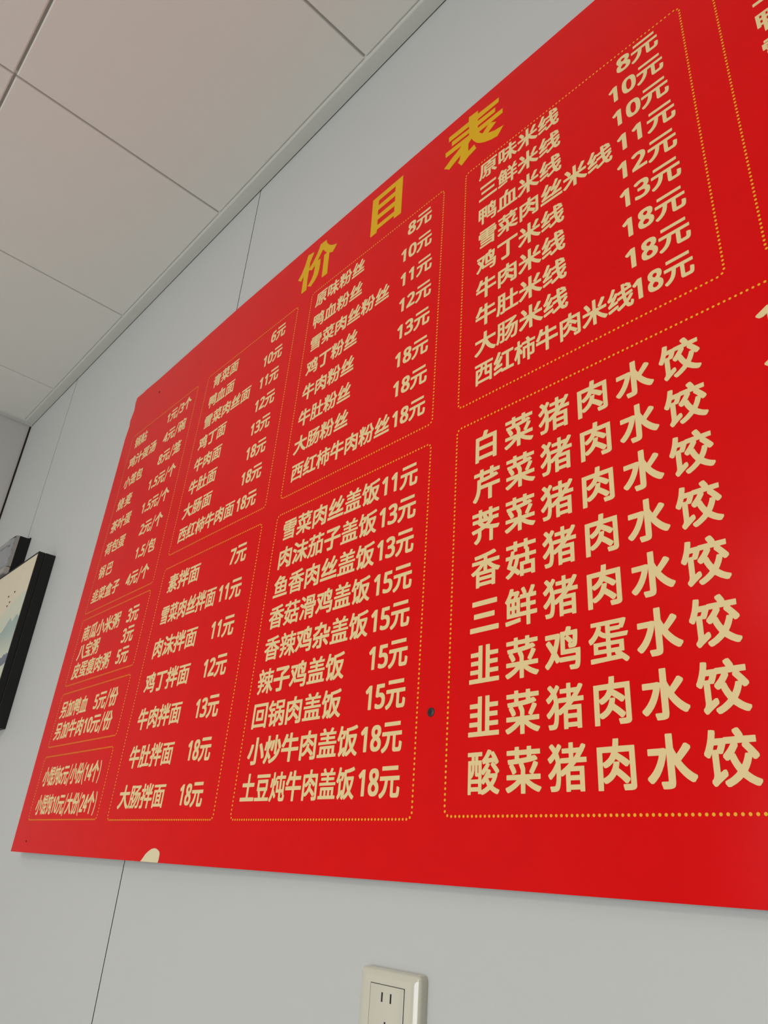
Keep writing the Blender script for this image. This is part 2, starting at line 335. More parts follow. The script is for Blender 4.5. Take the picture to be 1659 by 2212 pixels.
'茶': (1000, [[[345,-102,316,-27,316,-8,320,5,430,6,437,11,436,220,155,223,150,236,148,288,111,275,64,276,19,336,16,361,23,377,114,410,202,451,292,504,350,545,357,555,255,557,250,570,250,645,245,650,42,651,38,667,38,745,42,758,248,760,250,845,254,858,261,859,370,858,375,845,375,764,380,759,617,759,622,764,622,845,627,858,736,859,743,858,747,845,748,760,961,758,966,739,966,664,961,651,752,650,747,645,747,570,742,557,648,555,695,519,823,448,917,407,986,383,991,367,987,342,942,282,892,281,848,298,847,236,842,223,712,220,717,219,805,147,906,48,927,25,931,14,931,-2,927,-15,867,-59,823,-59,723,47,613,142,609,167,614,183,670,220,570,222,566,214,566,-30,556,-64,549,-73,523,-90,480,-100],[252,333,436,332,436,448,345,385],[567,333,768,333,677,385,605,432,505,511,453,461,562,458,566,445],[375,573,380,572,417,607,448,648,376,648],[616,577,620,574,622,580,621,648,569,648,577,642,581,633,582,605]],[[120,-62,63,-14,59,11,66,27,103,52,162,102,211,153,255,215,298,216,368,195,375,180,371,155,320,82,278,33,206,-33,167,-62]]]),
'叶': (1000, [[[595,-106,588,-92,586,396,404,395,403,161,395,148,180,147,175,142,175,83,167,69,55,69,48,73,44,86,44,742,52,759,395,759,403,745,404,523,583,522,587,530,588,836,598,847,720,846,728,833,729,523,983,522,990,517,994,508,994,411,986,398,729,395,727,-92,722,-102,714,-106],[176,270,267,269,272,273,272,633,267,641,180,641,175,636]]]),
'荷': (1000, [[[158,-96,153,-86,153,270,148,272,98,226,58,226,7,289,6,317,23,337,55,363,97,405,136,450,196,536,239,615,245,621,268,623,269,667,264,672,45,673,41,680,42,775,48,778,267,779,269,852,273,859,280,859,381,858,384,852,384,783,389,778,611,778,616,783,616,852,619,858,723,859,730,859,734,852,736,779,962,777,966,764,966,680,962,673,736,671,734,589,730,582,619,583,616,589,616,667,611,672,392,672,384,667,384,586,377,581,358,581,353,577,355,573,361,572,961,572,970,568,970,469,964,466,880,466,875,461,875,-11,868,-45,856,-64,830,-81,786,-91,745,-94,617,-94,607,-83,602,-64,584,-23,584,8,589,15,742,13,756,20,755,464,336,466,329,470,327,504,272,417,271,-92,264,-97]],[[345,29,341,39,342,406,352,409,700,408,703,398,702,91,692,88,461,87,456,83,456,36,452,29],[457,189,589,189,590,308,458,308]]]),
'巴': (1000, [[[270,-81,192,-68,155,-49,123,-14,106,36,103,80,104,798,114,803,880,802,884,792,883,288,877,284,761,285,756,292,756,330,752,334,236,334,231,327,231,95,238,70,252,54,283,41,305,38,367,34,711,34,758,38,795,51,815,70,831,105,841,145,848,203,855,206,892,206,961,177,972,167,972,120,962,58,946,8,921,-33,883,-62,830,-77,789,-81],[232,455,430,455,430,686,232,686],[557,455,755,455,755,686,557,686]]]),
'韭': (1000, [[[33,-58,28,-42,28,39,33,49,311,50,319,55,317,158,67,159,60,167,59,255,64,265,314,266,319,273,317,371,86,372,82,373,78,386,78,467,83,477,317,479,318,577,70,579,66,595,66,677,70,686,317,689,319,839,323,848,443,848,447,836,447,58,448,52,455,50,548,50,553,55,553,836,557,848,677,848,681,839,683,689,940,686,944,677,944,595,939,582,682,580,683,482,927,480,931,470,931,389,927,377,920,372,683,371,681,277,686,269,945,268,950,258,949,170,942,163,683,161,681,55,689,50,967,49,975,36,975,-48,970,-58]]]),
'菜': (1000, [[[445,-99,438,-92,436,110,370,60,305,16,186,-46,108,-77,73,-78,64,-74,16,-14,17,21,102,51,205,98,264,132,324,177,45,179,38,186,39,280,52,284,433,284,437,289,438,352,442,358,440,370,418,423,391,470,389,505,230,500,228,495,281,423,309,370,312,358,312,330,302,319,242,294,214,294,202,300,168,370,116,445,116,477,149,495,95,497,85,502,81,530,69,564,69,589,77,596,92,600,177,600,270,607,271,683,48,685,41,692,42,783,52,787,270,789,272,852,273,855,286,859,380,859,389,855,391,792,395,788,602,788,606,792,608,855,617,859,714,859,727,855,728,852,728,792,733,788,955,787,964,783,966,692,958,685,729,683,730,652,783,662,827,662,836,659,890,605,889,570,764,544,652,528,509,514,546,442,562,398,559,289,561,285,570,284,738,286,673,317,672,345,740,452,783,537,795,544,827,544,902,514,902,480,887,452,786,303,773,291,762,286,961,284,969,277,968,183,958,178,668,177,673,169,730,132,792,98,914,48,983,27,984,-5,964,-25,933,-68,923,-72,889,-71,827,-49,717,4,627,60,561,110,558,-95,548,-100],[392,614,477,619,602,632,606,639,605,683,392,683]]]),
'盒': (1000, [[[42,-74,34,-67,35,27,45,31,127,31,131,36,131,255,142,262,864,262,872,255,873,33,958,31,969,23,969,-67,958,-75],[248,33,340,33,339,165,248,164],[454,33,546,33,545,165,454,164],[660,33,755,33,755,165,660,164]],[[198,291,191,298,189,517,177,515,105,485,64,485,57,489,36,518,13,542,13,573,23,581,111,613,180,644,280,698,368,758,427,806,466,852,483,865,514,865,586,833,586,795,592,788,686,726,755,688,848,644,993,589,993,558,945,497,936,491,902,491,820,524,814,523,812,298,805,291],[304,383,692,381,697,386,697,433,689,437,308,437,303,433],[223,533,796,533,730,568,726,567,723,557,711,553,292,553,277,562],[426,648,587,648,502,709]]]),
'子': (1000, [[[267,-106,260,-98,249,-64,232,-27,231,14,235,20,420,22,430,26,434,33,433,292,27,294,19,305,19,414,30,419,433,420,436,562,555,629,608,663,613,670,127,673,119,683,119,792,130,797,767,797,789,803,845,802,902,758,902,710,822,639,745,582,680,538,578,480,575,473,575,423,583,419,980,418,984,411,984,298,973,294,577,293,575,-17,571,-39,561,-62,543,-80,523,-90,480,-100,380,-103,370,-106]]]),
'碗': (1000, [[[367,-96,347,-70,319,-45,319,-14,359,14,417,69,456,120,493,192,480,209,423,252,402,229,357,230,355,32,198,31,194,23,192,-49,95,-48,93,242,92,246,80,234,42,236,21,289,10,308,9,342,49,408,93,505,121,592,144,698,28,702,25,708,26,798,377,800,381,795,381,764,386,759,592,759,596,764,569,808,570,839,627,862,664,862,672,858,690,833,730,760,961,758,962,564,958,559,924,558,930,556,931,548,931,202,927,183,911,163,886,154,864,150,767,150,763,142,763,30,770,10,783,4,845,3,861,7,873,19,881,48,881,98,886,130,923,131,948,113,980,100,981,61,975,-11,965,-48,959,-58,933,-77,905,-84,733,-84,695,-74,673,-55,663,-23,659,17,658,382,621,220,584,120,534,30,474,-42,415,-89,402,-97],[197,130,248,128,253,133,253,389,248,397,202,397,194,389,194,139],[764,242,823,241,831,245,831,458,827,466,767,466,763,461],[525,317,534,317,543,352,556,427,556,439,552,444,507,442,472,348,471,342,489,340],[357,367,371,386,396,445,428,552,423,556,357,558,355,699,264,699,260,695,246,627,211,495,355,493],[641,536,658,534,659,552,664,556,860,558,855,559,853,564,852,658,842,662,467,661,467,617,492,616,533,609,540,605,541,577,533,539]]]),
'南': (1000, [[[664,-99,651,-89,640,-55,626,-27,625,-5,628,2,642,6,770,3,790,11,791,467,789,474,783,475,711,474,709,448,662,361,664,357,748,356,759,352,762,339,762,270,759,264,748,259,561,259,556,252,556,198,561,194,767,194,777,190,781,183,781,105,764,94,558,93,556,-67,548,-77,536,-81,455,-81,441,-73,439,93,239,94,223,105,222,183,227,190,236,194,436,194,441,198,441,255,436,259,258,259,247,264,244,277,244,345,247,352,258,356,339,356,343,361,298,445,295,474,214,474,212,-89,195,-97,105,-97,92,-90,91,573,105,581,433,581,437,586,437,645,430,650,48,651,38,661,38,748,42,756,55,759,433,759,437,764,438,848,441,855,452,859,545,859,562,852,563,764,567,759,948,759,961,753,962,661,952,651,564,648,563,586,567,581,895,581,906,577,909,570,909,-27,906,-45,898,-59,880,-77,836,-93,745,-100],[464,358,534,358,578,439,591,473,414,474,416,464,427,448,456,392,462,377]]]),
'瓜': (1000, [[[889,-102,819,-5,776,95,741,214,706,405,691,545,681,705,677,709,548,689,544,405,534,298,518,211,493,127,481,102,486,97,581,117,583,120,577,136,535,233,535,267,548,277,598,293,642,293,649,286,681,220,762,20,775,-20,775,-52,772,-58,758,-68,714,-84,661,-84,654,-77,627,5,620,9,439,-35,408,-44,386,-56,345,-56,333,-47,311,-13,288,14,288,48,343,133,377,214,400,305,412,398,413,452,416,461,416,670,408,675,279,661,278,430,269,320,252,217,224,105,184,2,134,-83,120,-99,73,-99,40,-70,13,-52,9,-45,10,-14,56,61,81,117,102,177,128,283,141,373,147,458,147,748,152,759,180,766,327,778,505,800,680,828,777,850,817,849,884,786,887,780,887,755,881,745,820,734,808,730,806,727,816,598,831,455,857,308,891,183,941,70,984,14,997,-11,996,-36,963,-67,936,-100,930,-103]]]),
'米': (1000, [[[439,-102,431,-89,430,241,375,173,264,59,187,-5,114,-56,70,-56,13,8,9,17,9,39,16,52,90,98,140,136,212,198,305,300,331,333,344,358,39,360,31,373,31,464,36,475,42,478,430,479,432,852,442,862,555,862,561,859,566,848,567,479,955,478,965,473,969,464,969,373,961,360,656,358,667,338,722,273,795,200,905,113,990,61,996,52,997,30,992,19,969,-2,933,-46,892,-47,883,-43,813,5,742,63,675,127,625,180,578,239,567,248,565,-92,555,-103]],[[708,488,645,519,641,530,641,555,727,689,785,805,795,812,836,812,914,781,922,767,921,742,877,667,802,552,767,503,752,488]],[[233,494,226,502,212,539,174,611,91,736,91,764,95,775,158,802,205,803,211,800,293,683,337,605,352,567,353,539,345,526,277,494]]]),
'粥': (1000, [[[83,-87,60,-83,56,-58,41,-23,42,11,161,9,177,20,187,39,197,92,209,280,205,284,29,286,28,330,44,464,50,592,58,600,208,601,209,723,202,731,39,732,39,830,311,830,314,770,323,769,348,775,399,773,424,683,439,609,442,843,540,842,542,610,562,680,582,777,627,778,648,773,652,830,952,830,952,502,770,499,766,492,757,386,761,381,955,380,956,289,953,280,953,220,941,52,927,-17,921,-36,909,-55,883,-77,858,-84,761,-87,692,-83,681,-39,669,-17,670,15,795,13,808,19,821,36,834,98,847,280,842,284,648,285,647,333,655,398,577,400,571,398,573,392,684,205,684,170,673,153,639,116,598,117,577,167,542,237,539,-80,442,-80,439,196,387,95,353,42,342,34,311,34,302,41,287,-33,273,-56,256,-73,230,-84,202,-87],[314,202,321,208,359,277,399,367,408,398,302,401,298,499,148,499,144,489,144,458,138,411,139,382,318,380,319,305,316,295],[314,502,436,500,441,508,441,520,436,525,395,516,348,517,337,614,321,689,314,707],[542,502,664,501,669,527,672,592,677,599,845,601,846,730,685,730,615,514,570,513,542,519]]]),
'八': (1000, [[[61,-102,4,-45,0,-36,1,2,22,30,66,73,99,114,159,217,206,342,241,495,259,623,269,755,276,767,286,772,339,772,411,765,421,755,422,711,406,570,381,420,346,280,293,139,218,8,153,-64,111,-102]],[[883,-99,847,-67,754,36,663,208,607,380,575,533,553,723,553,777,557,786,564,790,677,794,690,789,697,770,697,736,713,602,744,448,798,289,882,133,969,42,1006,-2,1006,-39,1002,-49,969,-70,936,-99]]]),
'宝': (1000, [[[45,-68,41,-64,41,-55,41,30,45,37,423,38,430,39,431,45,430,202,170,203,163,208,163,214,163,302,167,309,430,310,430,430,145,431,138,439,136,483,63,486,59,498,59,723,63,733,439,735,441,739,437,752,407,811,407,845,420,852,473,866,520,866,531,861,595,735,930,734,939,731,939,488,933,484,867,483,866,439,858,431,564,430,563,317,567,309,840,308,844,295,844,211,840,205,730,203,724,202,725,198,792,144,852,86,852,55,837,39,952,37,958,34,959,-61,956,-67],[564,39,716,39,683,75,591,155,591,186,606,202,602,203,567,203,563,198],[185,539,811,538,816,542,816,620,808,625,189,625,184,620]]]),
'皮': (1000, [[[883,-99,805,-81,702,-46,645,-21,567,23,483,-21,423,-46,330,-77,255,-97,207,-95,181,-52,158,-24,118,-86,108,-94,67,-93,13,-48,6,-36,7,-11,46,55,65,95,84,145,106,236,122,377,122,708,127,721,461,722,466,727,466,848,470,858,580,859,587,858,591,848,592,723,833,722,845,725,895,725,946,711,950,698,950,673,946,661,887,520,859,467,851,461,880,443,884,433,884,408,859,345,821,273,792,228,747,170,684,108,730,82,789,57,864,32,980,5,984,-5,984,-27,937,-98],[176,14,248,29,330,54,420,91,453,111,403,164,366,211,310,302,283,358,252,359,244,352,244,311,234,227,218,142,199,77],[565,189,570,186,584,195,650,261,696,323,712,348,714,358,427,358,454,311,483,272],[248,467,464,467,465,611,248,611],[592,467,781,467,784,470,777,474,748,483,744,492,744,517,784,605,783,611,592,611]]]),
'瘦': (1000, [[[258,-96,251,-89,246,-73,226,-36,225,-14,230,-7,364,13,463,36,377,103,322,164,292,166,286,169,286,253,295,256,542,256,547,261,547,289,542,294,308,294,298,302,298,617,308,624,383,634,467,653,502,653,511,650,545,616,546,673,279,673,275,333,269,258,256,177,231,77,193,-14,146,-86,136,-94,108,-93,60,-58,51,-48,50,-23,81,20,112,80,143,170,155,230,148,231,77,182,45,182,35,195,16,245,16,273,27,287,171,373,172,461,167,463,139,450,114,450,108,453,81,517,19,633,20,659,27,665,80,687,111,687,134,655,170,591,172,764,177,771,502,772,504,777,491,811,492,843,567,862,592,862,602,856,639,773,975,770,978,764,978,686,973,676,661,675,653,670,653,386,658,378,805,378,809,386,809,417,805,422,673,422,666,427,666,495,672,505,805,506,809,511,809,545,805,550,664,551,659,558,661,631,670,634,898,634,909,630,909,298,902,294,658,294,653,289,653,261,661,256,817,256,864,259,911,234,912,205,864,138,823,97,787,67,745,40,745,36,836,16,964,-1,969,-8,968,-30,930,-90,923,-94,889,-94,805,-81,677,-52,602,-29,517,-56,408,-81,302,-97],[597,86,608,85,664,113,722,152,732,164,471,164,482,152,514,129],[398,380,546,380,545,582,467,563,398,555,398,510,527,509,534,505,534,495,534,433,531,427,398,424]]]),
'肉': (1000, [[[77,-99,72,-89,72,702,75,711,433,713,441,723,455,853,461,856,570,856,577,856,581,848,581,795,572,727,573,714,917,712,927,709,928,-30,924,-45,908,-72,883,-87,864,-93,811,-100,667,-100,661,-97,638,-23,638,5,641,11,792,13,802,17,806,27,805,391,804,386,752,329,708,329,611,402,495,477,456,427,564,425,570,422,575,414,575,389,554,305,687,208,793,120,797,114,795,82,739,26,695,26,600,111,495,188,472,158,422,108,367,69,298,35,280,28,233,29,198,69,195,-93,186,-100],[198,127,270,157,331,198,372,242,412,308,434,364,445,415,377,363,333,338,283,316,236,316,208,356,198,363],[198,414,252,435,320,481,343,502,377,545,404,598,198,599],[805,420,805,599,548,598,548,592,552,588,673,515,761,456]]]),
'另': (1000, [[[73,-99,67,-95,56,-73,26,-33,26,5,152,44,214,73,270,110,327,166,359,214,368,236,367,239,361,241,55,241,47,248,48,348,61,353,402,353,406,358,412,389,411,409,152,409,138,417,139,811,152,816,855,816,867,812,868,414,855,409,552,409,547,405,541,358,542,354,548,353,895,353,908,348,909,298,903,252,903,217,884,45,865,-33,847,-64,833,-77,805,-93,773,-100,583,-100,564,-93,556,-61,538,-23,539,15,548,19,595,19,608,16,711,13,725,17,737,33,749,64,756,95,772,236,764,241,523,241,516,236,493,170,452,98,393,33,330,-15,230,-65,120,-99],[264,527,739,526,740,698,264,699]]]),
'加': (1000, [[[64,-99,42,-75,5,-47,3,-17,7,-8,59,61,87,117,99,145,131,245,150,352,162,470,166,555,161,559,32,561,28,567,29,664,36,669,167,670,169,839,180,847,289,846,294,839,295,670,508,669,515,664,516,545,513,536,512,395,509,386,506,211,494,45,484,-5,466,-42,439,-68,414,-77,395,-81,245,-81,235,-77,224,-27,213,-5,213,27,223,31,333,28,348,35,365,70,375,136,381,270,384,280,391,555,386,559,295,559,292,558,288,536,284,430,272,314,249,192,215,77,171,-14,112,-95,105,-100]],[[552,-84,547,-73,548,730,558,734,933,734,937,723,937,-70,930,-75,817,-74,813,-67,811,-10,673,-9,669,-14,669,-77,664,-84],[670,102,805,100,812,105,812,617,808,625,673,625,669,620]]]),
'鸭': (1000, [[[223,-99,216,-92,215,245,155,246,153,195,145,188,61,188,50,192,47,198,48,786,61,791,473,791,486,787,489,208,830,206,840,202,842,174,847,186,847,236,850,245,845,250,530,250,517,255,516,752,527,759,642,760,666,845,670,852,683,856,720,856,773,846,783,840,784,811,766,770,767,760,917,759,927,755,928,655,925,645,925,577,922,567,919,486,906,420,895,400,880,388,858,379,836,375,720,375,711,379,697,433,698,467,708,472,795,469,806,483,809,505,805,506,784,486,770,479,739,479,728,486,694,527,627,592,627,598,625,586,627,354,948,353,962,345,956,167,947,39,937,-23,931,-45,917,-72,886,-93,858,-100,720,-100,710,-95,702,-61,691,-36,692,-5,702,0,792,-6,808,-6,815,-2,831,33,839,108,480,107,472,114,473,202,389,204,381,211,380,246,330,247,325,239,324,-92,311,-100],[154,348,215,348,214,468,154,467],[326,348,380,348,380,468,326,467],[809,561,815,561,819,586,817,655,713,655],[154,570,215,570,214,686,154,686],[326,570,380,570,380,686,326,686],[627,623,660,655,627,655]]]),
'血': (1000, [[[20,-43,16,-36,17,62,23,66,111,66,116,70,116,652,119,661,345,663,381,742,416,852,427,859,467,859,548,840,556,830,556,802,495,664,883,662,892,659,894,70,898,66,980,66,986,62,987,-36,984,-42],[242,67,330,66,334,70,334,545,330,553,245,553,241,548],[454,67,545,66,550,70,550,545,545,553,458,553,453,548],[670,67,761,66,766,70,766,545,761,553,673,553,669,548]]]),
'牛': (1000, [[[448,-102,441,-92,439,246,33,247,23,253,22,261,22,358,30,368,439,370,440,558,255,558,206,470,170,419,145,394,95,394,70,412,30,432,22,442,22,477,62,527,93,573,124,630,162,714,184,773,198,823,207,836,264,837,330,824,340,814,340,777,311,682,436,681,441,686,442,859,452,866,570,866,581,855,583,682,914,681,925,670,925,570,917,560,583,558,582,370,973,368,981,358,981,258,970,247,583,246,581,-95,570,-103]]]),
'份': (1000, [[[142,-102,138,-92,137,380,136,382,130,378,102,344,55,344,10,417,9,455,62,520,134,630,206,777,232,852,239,856,289,856,345,840,353,830,353,792,346,770,299,658,263,586,264,471,283,484,339,544,399,633,431,695,456,758,477,828,486,834,533,834,597,820,600,814,599,770,574,692,543,617,499,533,459,470,795,470,796,473,754,536,716,611,682,708,663,783,663,823,667,831,720,841,777,840,781,836,798,770,826,692,860,623,900,564,997,464,996,430,977,412,942,366,898,366,880,381,875,380,866,186,853,61,837,-17,818,-58,792,-81,773,-90,755,-94,645,-97,636,-94,592,-94,585,-89,581,-64,566,-23,566,14,577,19,686,16,698,22,706,30,718,58,731,123,737,177,749,355,627,356,619,345,606,252,577,152,543,73,512,23,484,-11,436,-59,386,-96,373,-103,336,-103,330,-100,279,-45,279,-8,289,2,340,36,391,86,434,152,459,211,471,252,487,320,491,352,486,356,377,356,367,366,352,356,308,357,273,406,264,413,262,-95,252,-103]]]),
'馄': (1000, [[[408,-99,394,-89,384,-52,369,-23,369,-14,370,3,390,14,402,27,409,52,408,63,255,-38,186,-93,164,-94,152,-87,113,-20,113,5,137,30,147,58,148,452,161,459,240,461,229,470,229,498,249,539,269,595,192,595,177,548,146,470,121,420,102,391,92,388,67,388,4,436,4,464,37,520,59,570,84,642,115,767,129,848,142,856,170,856,227,846,243,836,244,814,223,704,320,703,355,706,398,693,400,808,411,818,905,819,917,815,922,805,921,420,908,413,774,411,778,402,778,280,783,278,805,288,889,340,914,341,927,334,967,293,974,283,975,258,970,251,870,201,779,161,778,27,782,20,792,16,855,16,865,20,871,30,875,48,879,123,889,131,914,131,948,113,973,106,984,95,981,23,974,-14,959,-52,939,-71,920,-81,902,-84,736,-84,708,-77,691,-67,679,-55,668,-30,664,-28,492,-76,433,-99],[523,48,627,72,661,70,661,185,523,183],[407,98,409,398,414,406,426,411,411,413,400,423,398,611,359,511,330,453,314,444,292,444,270,452,263,452,263,114,264,107,273,110,345,156,373,156,387,148],[523,286,661,284,663,411,505,411,517,406,522,398],[517,514,802,513,806,517,806,564,798,569,520,569,516,564],[517,664,802,663,806,667,806,717,798,722,520,722,516,717]]]),
'饨': (1000, [[[711,-93,677,-87,652,-77,635,-64,619,-33,613,11,611,183,420,184,413,195,413,555,420,562,523,562,530,559,534,548,534,295,539,291,611,292,612,611,608,619,423,618,384,514,349,442,298,441,273,449,267,448,267,127,270,126,345,174,389,174,396,164,415,108,416,86,412,77,230,-48,180,-90,133,-90,94,-36,91,-27,91,-5,131,39,144,70,143,448,142,452,139,450,103,386,61,384,1,430,-3,439,-3,461,46,552,74,623,96,695,126,836,133,855,183,856,246,842,250,833,250,808,228,708,233,703,389,704,391,717,398,725,611,726,613,845,620,856,733,855,737,845,739,726,974,723,978,714,978,633,973,620,739,617,738,298,742,291,815,292,816,552,820,561,927,562,934,558,937,545,937,123,967,107,983,102,990,92,991,52,977,-33,965,-58,952,-72,939,-81,920,-87,870,-94],[759,17,836,16,855,23,865,36,871,114,820,117,816,127,814,183,739,183,738,42,742,25],[161,492,240,492,256,520,282,595,198,596]]]),
'大': (1000, [[[77,-102,47,-67,13,-36,13,2,39,21,140,77,218,139,277,207,331,292,346,323,377,402,388,448,39,451,32,458,31,464,31,567,38,577,414,579,419,595,425,658,428,830,432,858,442,866,558,866,565,864,572,855,572,692,569,683,564,579,964,578,973,572,975,464,964,451,620,450,614,449,613,445,635,386,685,289,747,198,811,128,857,92,895,63,977,21,987,11,987,-30,964,-53,928,-102,880,-103,864,-96,789,-52,708,13,626,102,566,189,505,306,462,211,409,127,353,61,314,22,233,-43,133,-99,123,-103]]]),
'个': (1000, [[[436,-106,429,-102,425,-92,423,561,340,489,280,444,202,394,120,351,70,350,58,356,7,420,3,430,3,461,11,474,102,519,158,554,270,634,339,697,409,773,473,865,483,869,533,869,602,836,606,827,606,792,598,767,658,703,705,659,769,608,842,557,927,507,998,471,1003,461,1003,430,998,419,977,397,945,354,936,350,886,351,795,401,710,458,595,550,508,641,505,643,498,641,439,577,558,575,567,571,571,564,572,-92,568,-102,558,-106]]]),
'元': (1000, [[[73,-99,64,-93,45,-66,23,-42,23,2,36,12,114,51,178,105,190,120,227,177,259,255,278,348,281,380,273,384,39,385,31,392,33,502,45,506,958,506,971,502,972,392,964,385,695,384,688,380,688,58,691,45,698,38,708,34,823,34,837,42,850,70,856,114,859,205,867,212,914,212,987,177,984,89,971,-2,956,-42,933,-68,902,-84,870,-87,661,-87,605,-77,580,-62,563,-36,556,-8,555,383,427,384,423,383,419,364,409,277,387,180,352,95,302,22,237,-36,202,-59,123,-99]],[[127,666,119,673,119,780,130,787,870,787,883,783,884,780,884,673,873,666]]]),
'青': (1000, [[[183,-99,178,-89,178,402,182,411,820,412,830,409,831,-20,824,-55,803,-80,773,-90,720,-97,586,-97,576,-89,568,-64,554,-36,555,0,561,3,680,0,705,4,712,17,712,61,708,66,302,66,297,61,295,-97,289,-100],[298,158,708,156,712,161,712,189,705,194,302,194,297,189],[298,286,708,284,712,289,712,314,705,319,302,319,297,314]],[[42,438,38,442,38,452,38,530,42,537,430,538,437,542,437,567,433,572,141,573,138,580,138,655,142,665,433,666,437,670,437,692,430,697,108,698,104,702,103,711,103,783,108,790,433,791,437,795,438,852,442,859,548,859,559,855,559,795,564,791,898,791,909,786,909,705,905,698,567,697,559,692,559,670,564,666,864,665,868,661,869,652,869,580,864,573,564,572,559,567,559,542,567,538,958,537,962,533,962,523,962,445,958,438]]]),
'面': (1000, [[[89,-96,84,-86,85,589,392,591,399,598,419,683,411,687,45,688,41,692,42,789,962,789,966,783,964,689,555,687,548,677,523,595,523,592,530,591,915,589,915,-95,805,-96,803,-48,798,-44,202,-44,194,-48,192,-96],[195,61,295,59,300,64,300,483,295,491,198,491,194,486],[410,61,580,60,580,142,411,143],[689,61,798,59,803,64,803,483,798,491,692,491,688,486],[410,239,580,239,580,317,411,318],[410,411,580,410,580,489,411,490]]]),
'雪': (1000, [[[739,-99,732,-92,731,-64,727,-59,133,-59,125,-48,125,27,136,37,723,38,731,42,731,83,727,87,173,88,166,95,166,105,166,173,173,184,727,184,731,189,731,220,723,225,155,225,144,236,144,317,152,324,158,325,842,324,850,314,849,-92,839,-100]],[[445,332,438,339,436,373,435,367,423,359,158,360,150,370,148,433,64,434,54,442,53,677,61,687,430,688,437,692,437,714,433,719,120,719,113,730,113,808,116,814,127,819,873,819,883,816,887,808,887,730,880,719,561,719,556,714,556,692,564,688,939,687,947,677,947,448,944,439,936,434,855,433,853,370,845,360,570,360,563,367,562,377,562,439,570,449,833,451,834,586,827,591,561,591,556,583,556,339,545,331],[436,439,436,590,167,589,167,451,423,450]],[[180,476,173,483,172,492,172,555,180,565,420,566,431,558,431,486,423,476]],[[570,476,563,483,562,492,562,555,570,565,817,566,827,558,828,486,820,476]]]),
'丝': (1000, [[[36,-43,28,-36,28,64,39,72,958,72,970,68,972,64,972,-36,961,-44]],[[102,123,91,133,69,192,70,230,97,245,147,295,208,366,229,395,186,394,133,384,92,384,83,388,60,448,59,489,95,522,165,630,237,770,270,852,280,856,320,856,383,831,391,823,391,789,337,673,243,511,267,509,315,514,356,573,404,658,413,670,420,674,458,674,523,640,528,633,527,595,496,545,392,394,285,261,284,258,289,256,389,259,398,262,489,262,498,258,502,249,505,250,530,269,600,342,648,402,577,397,536,388,505,388,495,391,473,452,473,498,508,528,559,602,627,723,686,853,698,859,733,859,803,830,806,823,806,789,799,770,727,633,657,517,714,516,740,520,784,583,829,658,842,668,880,668,945,634,950,627,950,592,848,444,764,338,702,268,699,261,736,259,745,262,805,263,883,269,933,268,940,264,941,255,941,223,933,160,923,156,889,156,880,153,833,153,823,150,639,141,552,128,511,129,502,135,496,152,489,156,458,150,214,134,142,122]]]),
'丁': (1000, [[[255,-99,244,-89,234,-55,210,-8,209,30,214,40,227,44,436,41,452,52,453,639,445,644,36,644,29,648,25,658,25,761,29,770,42,775,958,775,970,771,975,761,975,658,971,648,964,644,607,642,606,-5,602,-23,586,-56,567,-71,548,-81,495,-94,408,-97,398,-100]]]),
'肚': (1000, [[[64,-99,45,-85,6,-64,3,-58,3,-36,40,77,53,136,66,227,72,302,72,386,75,395,77,818,86,822,398,822,409,817,409,61,417,56,620,56,625,64,624,430,430,432,425,439,425,536,433,544,623,545,626,842,633,847,747,845,750,836,751,545,961,544,968,539,969,533,969,442,961,432,751,430,750,61,755,56,980,56,984,48,983,-53,973,-56,402,-56,364,-81,333,-87,295,-91,205,-90,198,-83,179,-20,180,15,186,19,280,19,290,27,291,236,286,241,192,241,189,239,184,227,184,198,169,83,156,20,137,-45,118,-92,112,-98],[195,352,290,352,289,480,195,480],[195,589,290,589,289,715,195,714]]]),
'肠': (1000, [[[67,-93,42,-76,11,-62,9,-36,40,52,56,117,72,233,78,327,79,817,377,817,380,206,398,219,441,261,474,305,506,355,531,405,538,430,508,431,464,422,423,423,394,489,395,520,445,541,508,579,603,645,662,692,673,705,398,707,398,808,795,809,811,816,848,816,903,777,906,770,906,745,902,738,809,658,646,533,958,530,959,473,953,423,947,298,925,95,912,27,896,-23,871,-61,845,-78,823,-84,702,-88,673,-84,670,-83,665,-55,650,-17,652,15,689,16,758,10,778,20,796,52,819,145,841,336,847,427,842,431,827,431,819,427,787,327,743,227,690,133,619,36,545,-37,480,-90,470,-94,433,-93,380,-53,377,-27,366,-55,348,-71,327,-81,273,-87,189,-86,169,-20,170,14,255,13,271,23,272,236,267,244,186,244,180,243,175,236,172,177,159,86,143,8,127,-45,108,-93],[377,-23,473,53,525,105,584,180,643,283,681,367,698,430,657,430,634,364,606,305,574,252,530,191,483,141,461,123,423,122,383,152,379,152],[182,345,271,345,270,483,185,483,184,433,181,423],[185,586,271,586,270,718,185,717]]]),
'西': (1000, [[[98,-93,92,-89,91,-83,92,570,102,575,333,576,334,680,327,684,45,685,38,692,39,790,55,794,948,794,961,790,962,692,955,685,670,684,663,680,664,576,905,575,915,570,914,-87,905,-91,805,-90,797,-83,797,-36,792,-31,217,-31,209,-36,209,-86,202,-93],[210,77,792,75,797,80,797,205,792,209,630,209,595,216,567,232,554,255,547,283,546,467,448,469,444,464,441,420,427,367,402,311,373,269,325,220,255,176,245,172,211,173],[210,292,211,290,220,294,261,328,296,373,321,430,328,458,327,468,210,467],[669,320,796,320,795,468,664,467,663,336],[448,577,546,577,545,683,448,683]]]),
